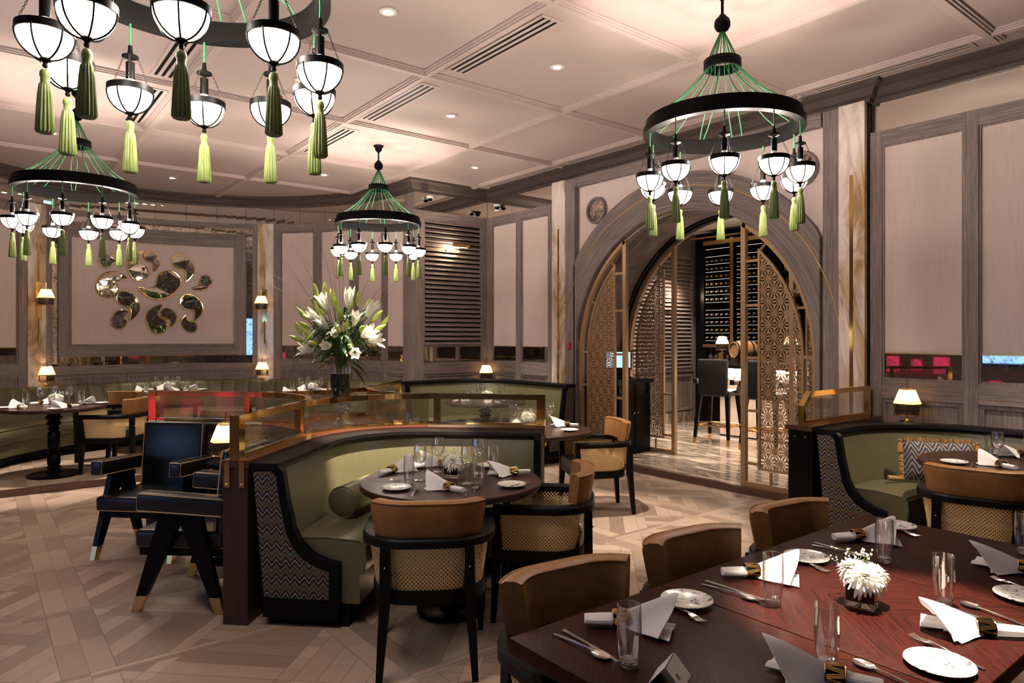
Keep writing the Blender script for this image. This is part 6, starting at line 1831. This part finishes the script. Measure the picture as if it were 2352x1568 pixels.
BD = [(748, 705, .08, (-.2, .5, .8), .12), (765, 720, .12, (-.1, .7, .7), .12), (800, 725, .12, (.1, .6, .8), .12), (845, 745, .15, (.5, .8, .3), .12), (752, 775, .16, (-.3, .9, .2), .11), (825, 780, .17, (.2, .95, .1), .11), (715, 770, .08, (-.8, .4, .4), .12), (875, 745, .1, (.85, .4, .4), .12), (742, 672, .02, (-.25, .1, .95), .13), (757, 668, 0, (-.1, 0, 1), .12), (780, 690, .05, (-.05, .2, .95), .14), (790, 705, .07, (.0, .3, .95), .13), (833, 690, .03, (.1, .1, 1), .13), (868, 722, .08, (.7, .3, .6), .13), (885, 740, .04, (.55, .1, .75), .14), (707, 755, .06, (-.3, .3, .9), .12), (733, 765, .10, (-.35, .6, .7), .12), (718, 720, .03, (-.6, .2, .75), .13), (802, 752, .17, (.05, .8, .5), .11), (815, 745, .16, (.25, .7, .6), .12), (730, 742, .1, (-.5, .6, .5), .11), (850, 700, 0, (.3, 0, .9), .12), (770, 680, -.05, (-.2, -.1, .95), .12), (810, 700, -.06, (.05, -.2, .95), .13)]
for x, y, f, ax, L in BD:
    m = MB()
    r, u = fpx(x, y); c = vpos(r, u - .05, f); a = RT_ * ax[0] - FW * ax[1] + UP * ax[2]
    bud(m, c, a, L, .019); m.build('lily_bud', MAT['petalb'], vs_, label='green lily bud'); stm.tube([vpos(0, 1.30, 0), vpos(r * .4, (u + 1.28) / 2, f * .5), c], .003, 5)
m = MB(); rd = random.Random(9)
for i in range(120):
    a = rd.uniform(0, 2 * PI); r0 = rd.uniform(.01, .06); h0 = rd.uniform(1.34, 1.74); L = rd.uniform(.13, .24); el = rd.uniform(-.5, .9)
    d0 = RT_ * math.cos(a) - FW * math.sin(a); p0 = Vector((vx, vy, h0)) + d0 * (r0 + .05 * (h0 - 1.3) * 3)
    p1 = p0 + (d0 * math.cos(el) + UP * math.sin(el)) * L
    leaf(m, p0, p1, rd.uniform(.016, .026), rd.uniform(.01, .10))
m.build('leaves', MAT['leaf'], vs_)
for i in range(8): stm.tube([vpos(rd.uniform(-.05, .05), 1.26, rd.uniform(-.05, .05)), vpos(rd.uniform(-.06, .06), 1.55, rd.uniform(-.06, .06))], .004, 5)
stm.build('stems', MAT['stem'], vs_)
m = MB()
GR = [(622, 620), (640, 575), (668, 555), (690, 590), (700, 640), (715, 600), (740, 560), (755, 600), (765, 580), (783, 605), (800, 590), (820, 610), (838, 585), (850, 600), (905, 640), (940, 630), (925, 660), (645, 660), (612, 640), (680, 700), (870, 620), (660, 610)]
for x, y in GR:
    r, u = fpx(x, y); f = rd.uniform(-.08, .08); e = vpos(r, u, f)
    m.tube([vpos(r * .06, 1.35, 0), vpos(r * .42, 1.35 + (u - 1.35) * .55, f * .5), vpos(r * .75, 1.35 + (u - 1.35) * .86, f * .8), e], [.0020, .0016, .0011, .0006], 4)
for x, y, h in ((690, 850, 1.62), (672, 900, 1.58), (900, 870, 1.56), (835, 850, 1.50), (862, 830, 1.52), (718, 830, 1.55)):
    r, u = fpx(x, y)
    m.tube([vpos(r * .1, 1.40, .02), vpos(r * .5, h, .05), vpos(r * .85, (h + u) / 2 + .04, .06), vpos(r, u, .06)], [.003, .004, .004, .001], 4)
m.build('grasses', MAT['grassb'], vs_)
# ------------------------------------------------------------------ camera, light balance
cam = bpy.data.cameras.new('camera'); cam.lens = 24.0; cam.sensor_width = 36.0; cam.shift_y = -11.0 / 2352
cam.clip_start = .02; cam.clip_end = 60
co_ = bpy.data.objects.new('camera', cam); COL.objects.link(co_); co_.location = (0, 0, 1.55); co_.rotation_euler = (PI / 2, 0, -R(38.2475))
SC.camera = co_
w = bpy.data.worlds.new('world'); SC.world = w; w.use_nodes = True
w.node_tree.nodes['Background'].inputs[0].default_value = (.012, .010, .010, 1)
SC.view_settings.view_transform = 'Standard'; SC.view_settings.look = 'None'; SC.view_settings.gamma = 1; SC.view_settings.exposure = 0.5
SC.view_settings.use_curve_mapping = False
c = SC.cycles
c.use_denoising = True
c.max_bounces = 7; c.diffuse_bounces = 3; c.glossy_bounces = 3; c.transmission_bounces = 6; c.transparent_max_bounces = 16
c.caustics_reflective = False; c.caustics_refractive = False
c.use_adaptive_sampling = True; c.adaptive_threshold = .03
c.sample_clamp_indirect = 4.0
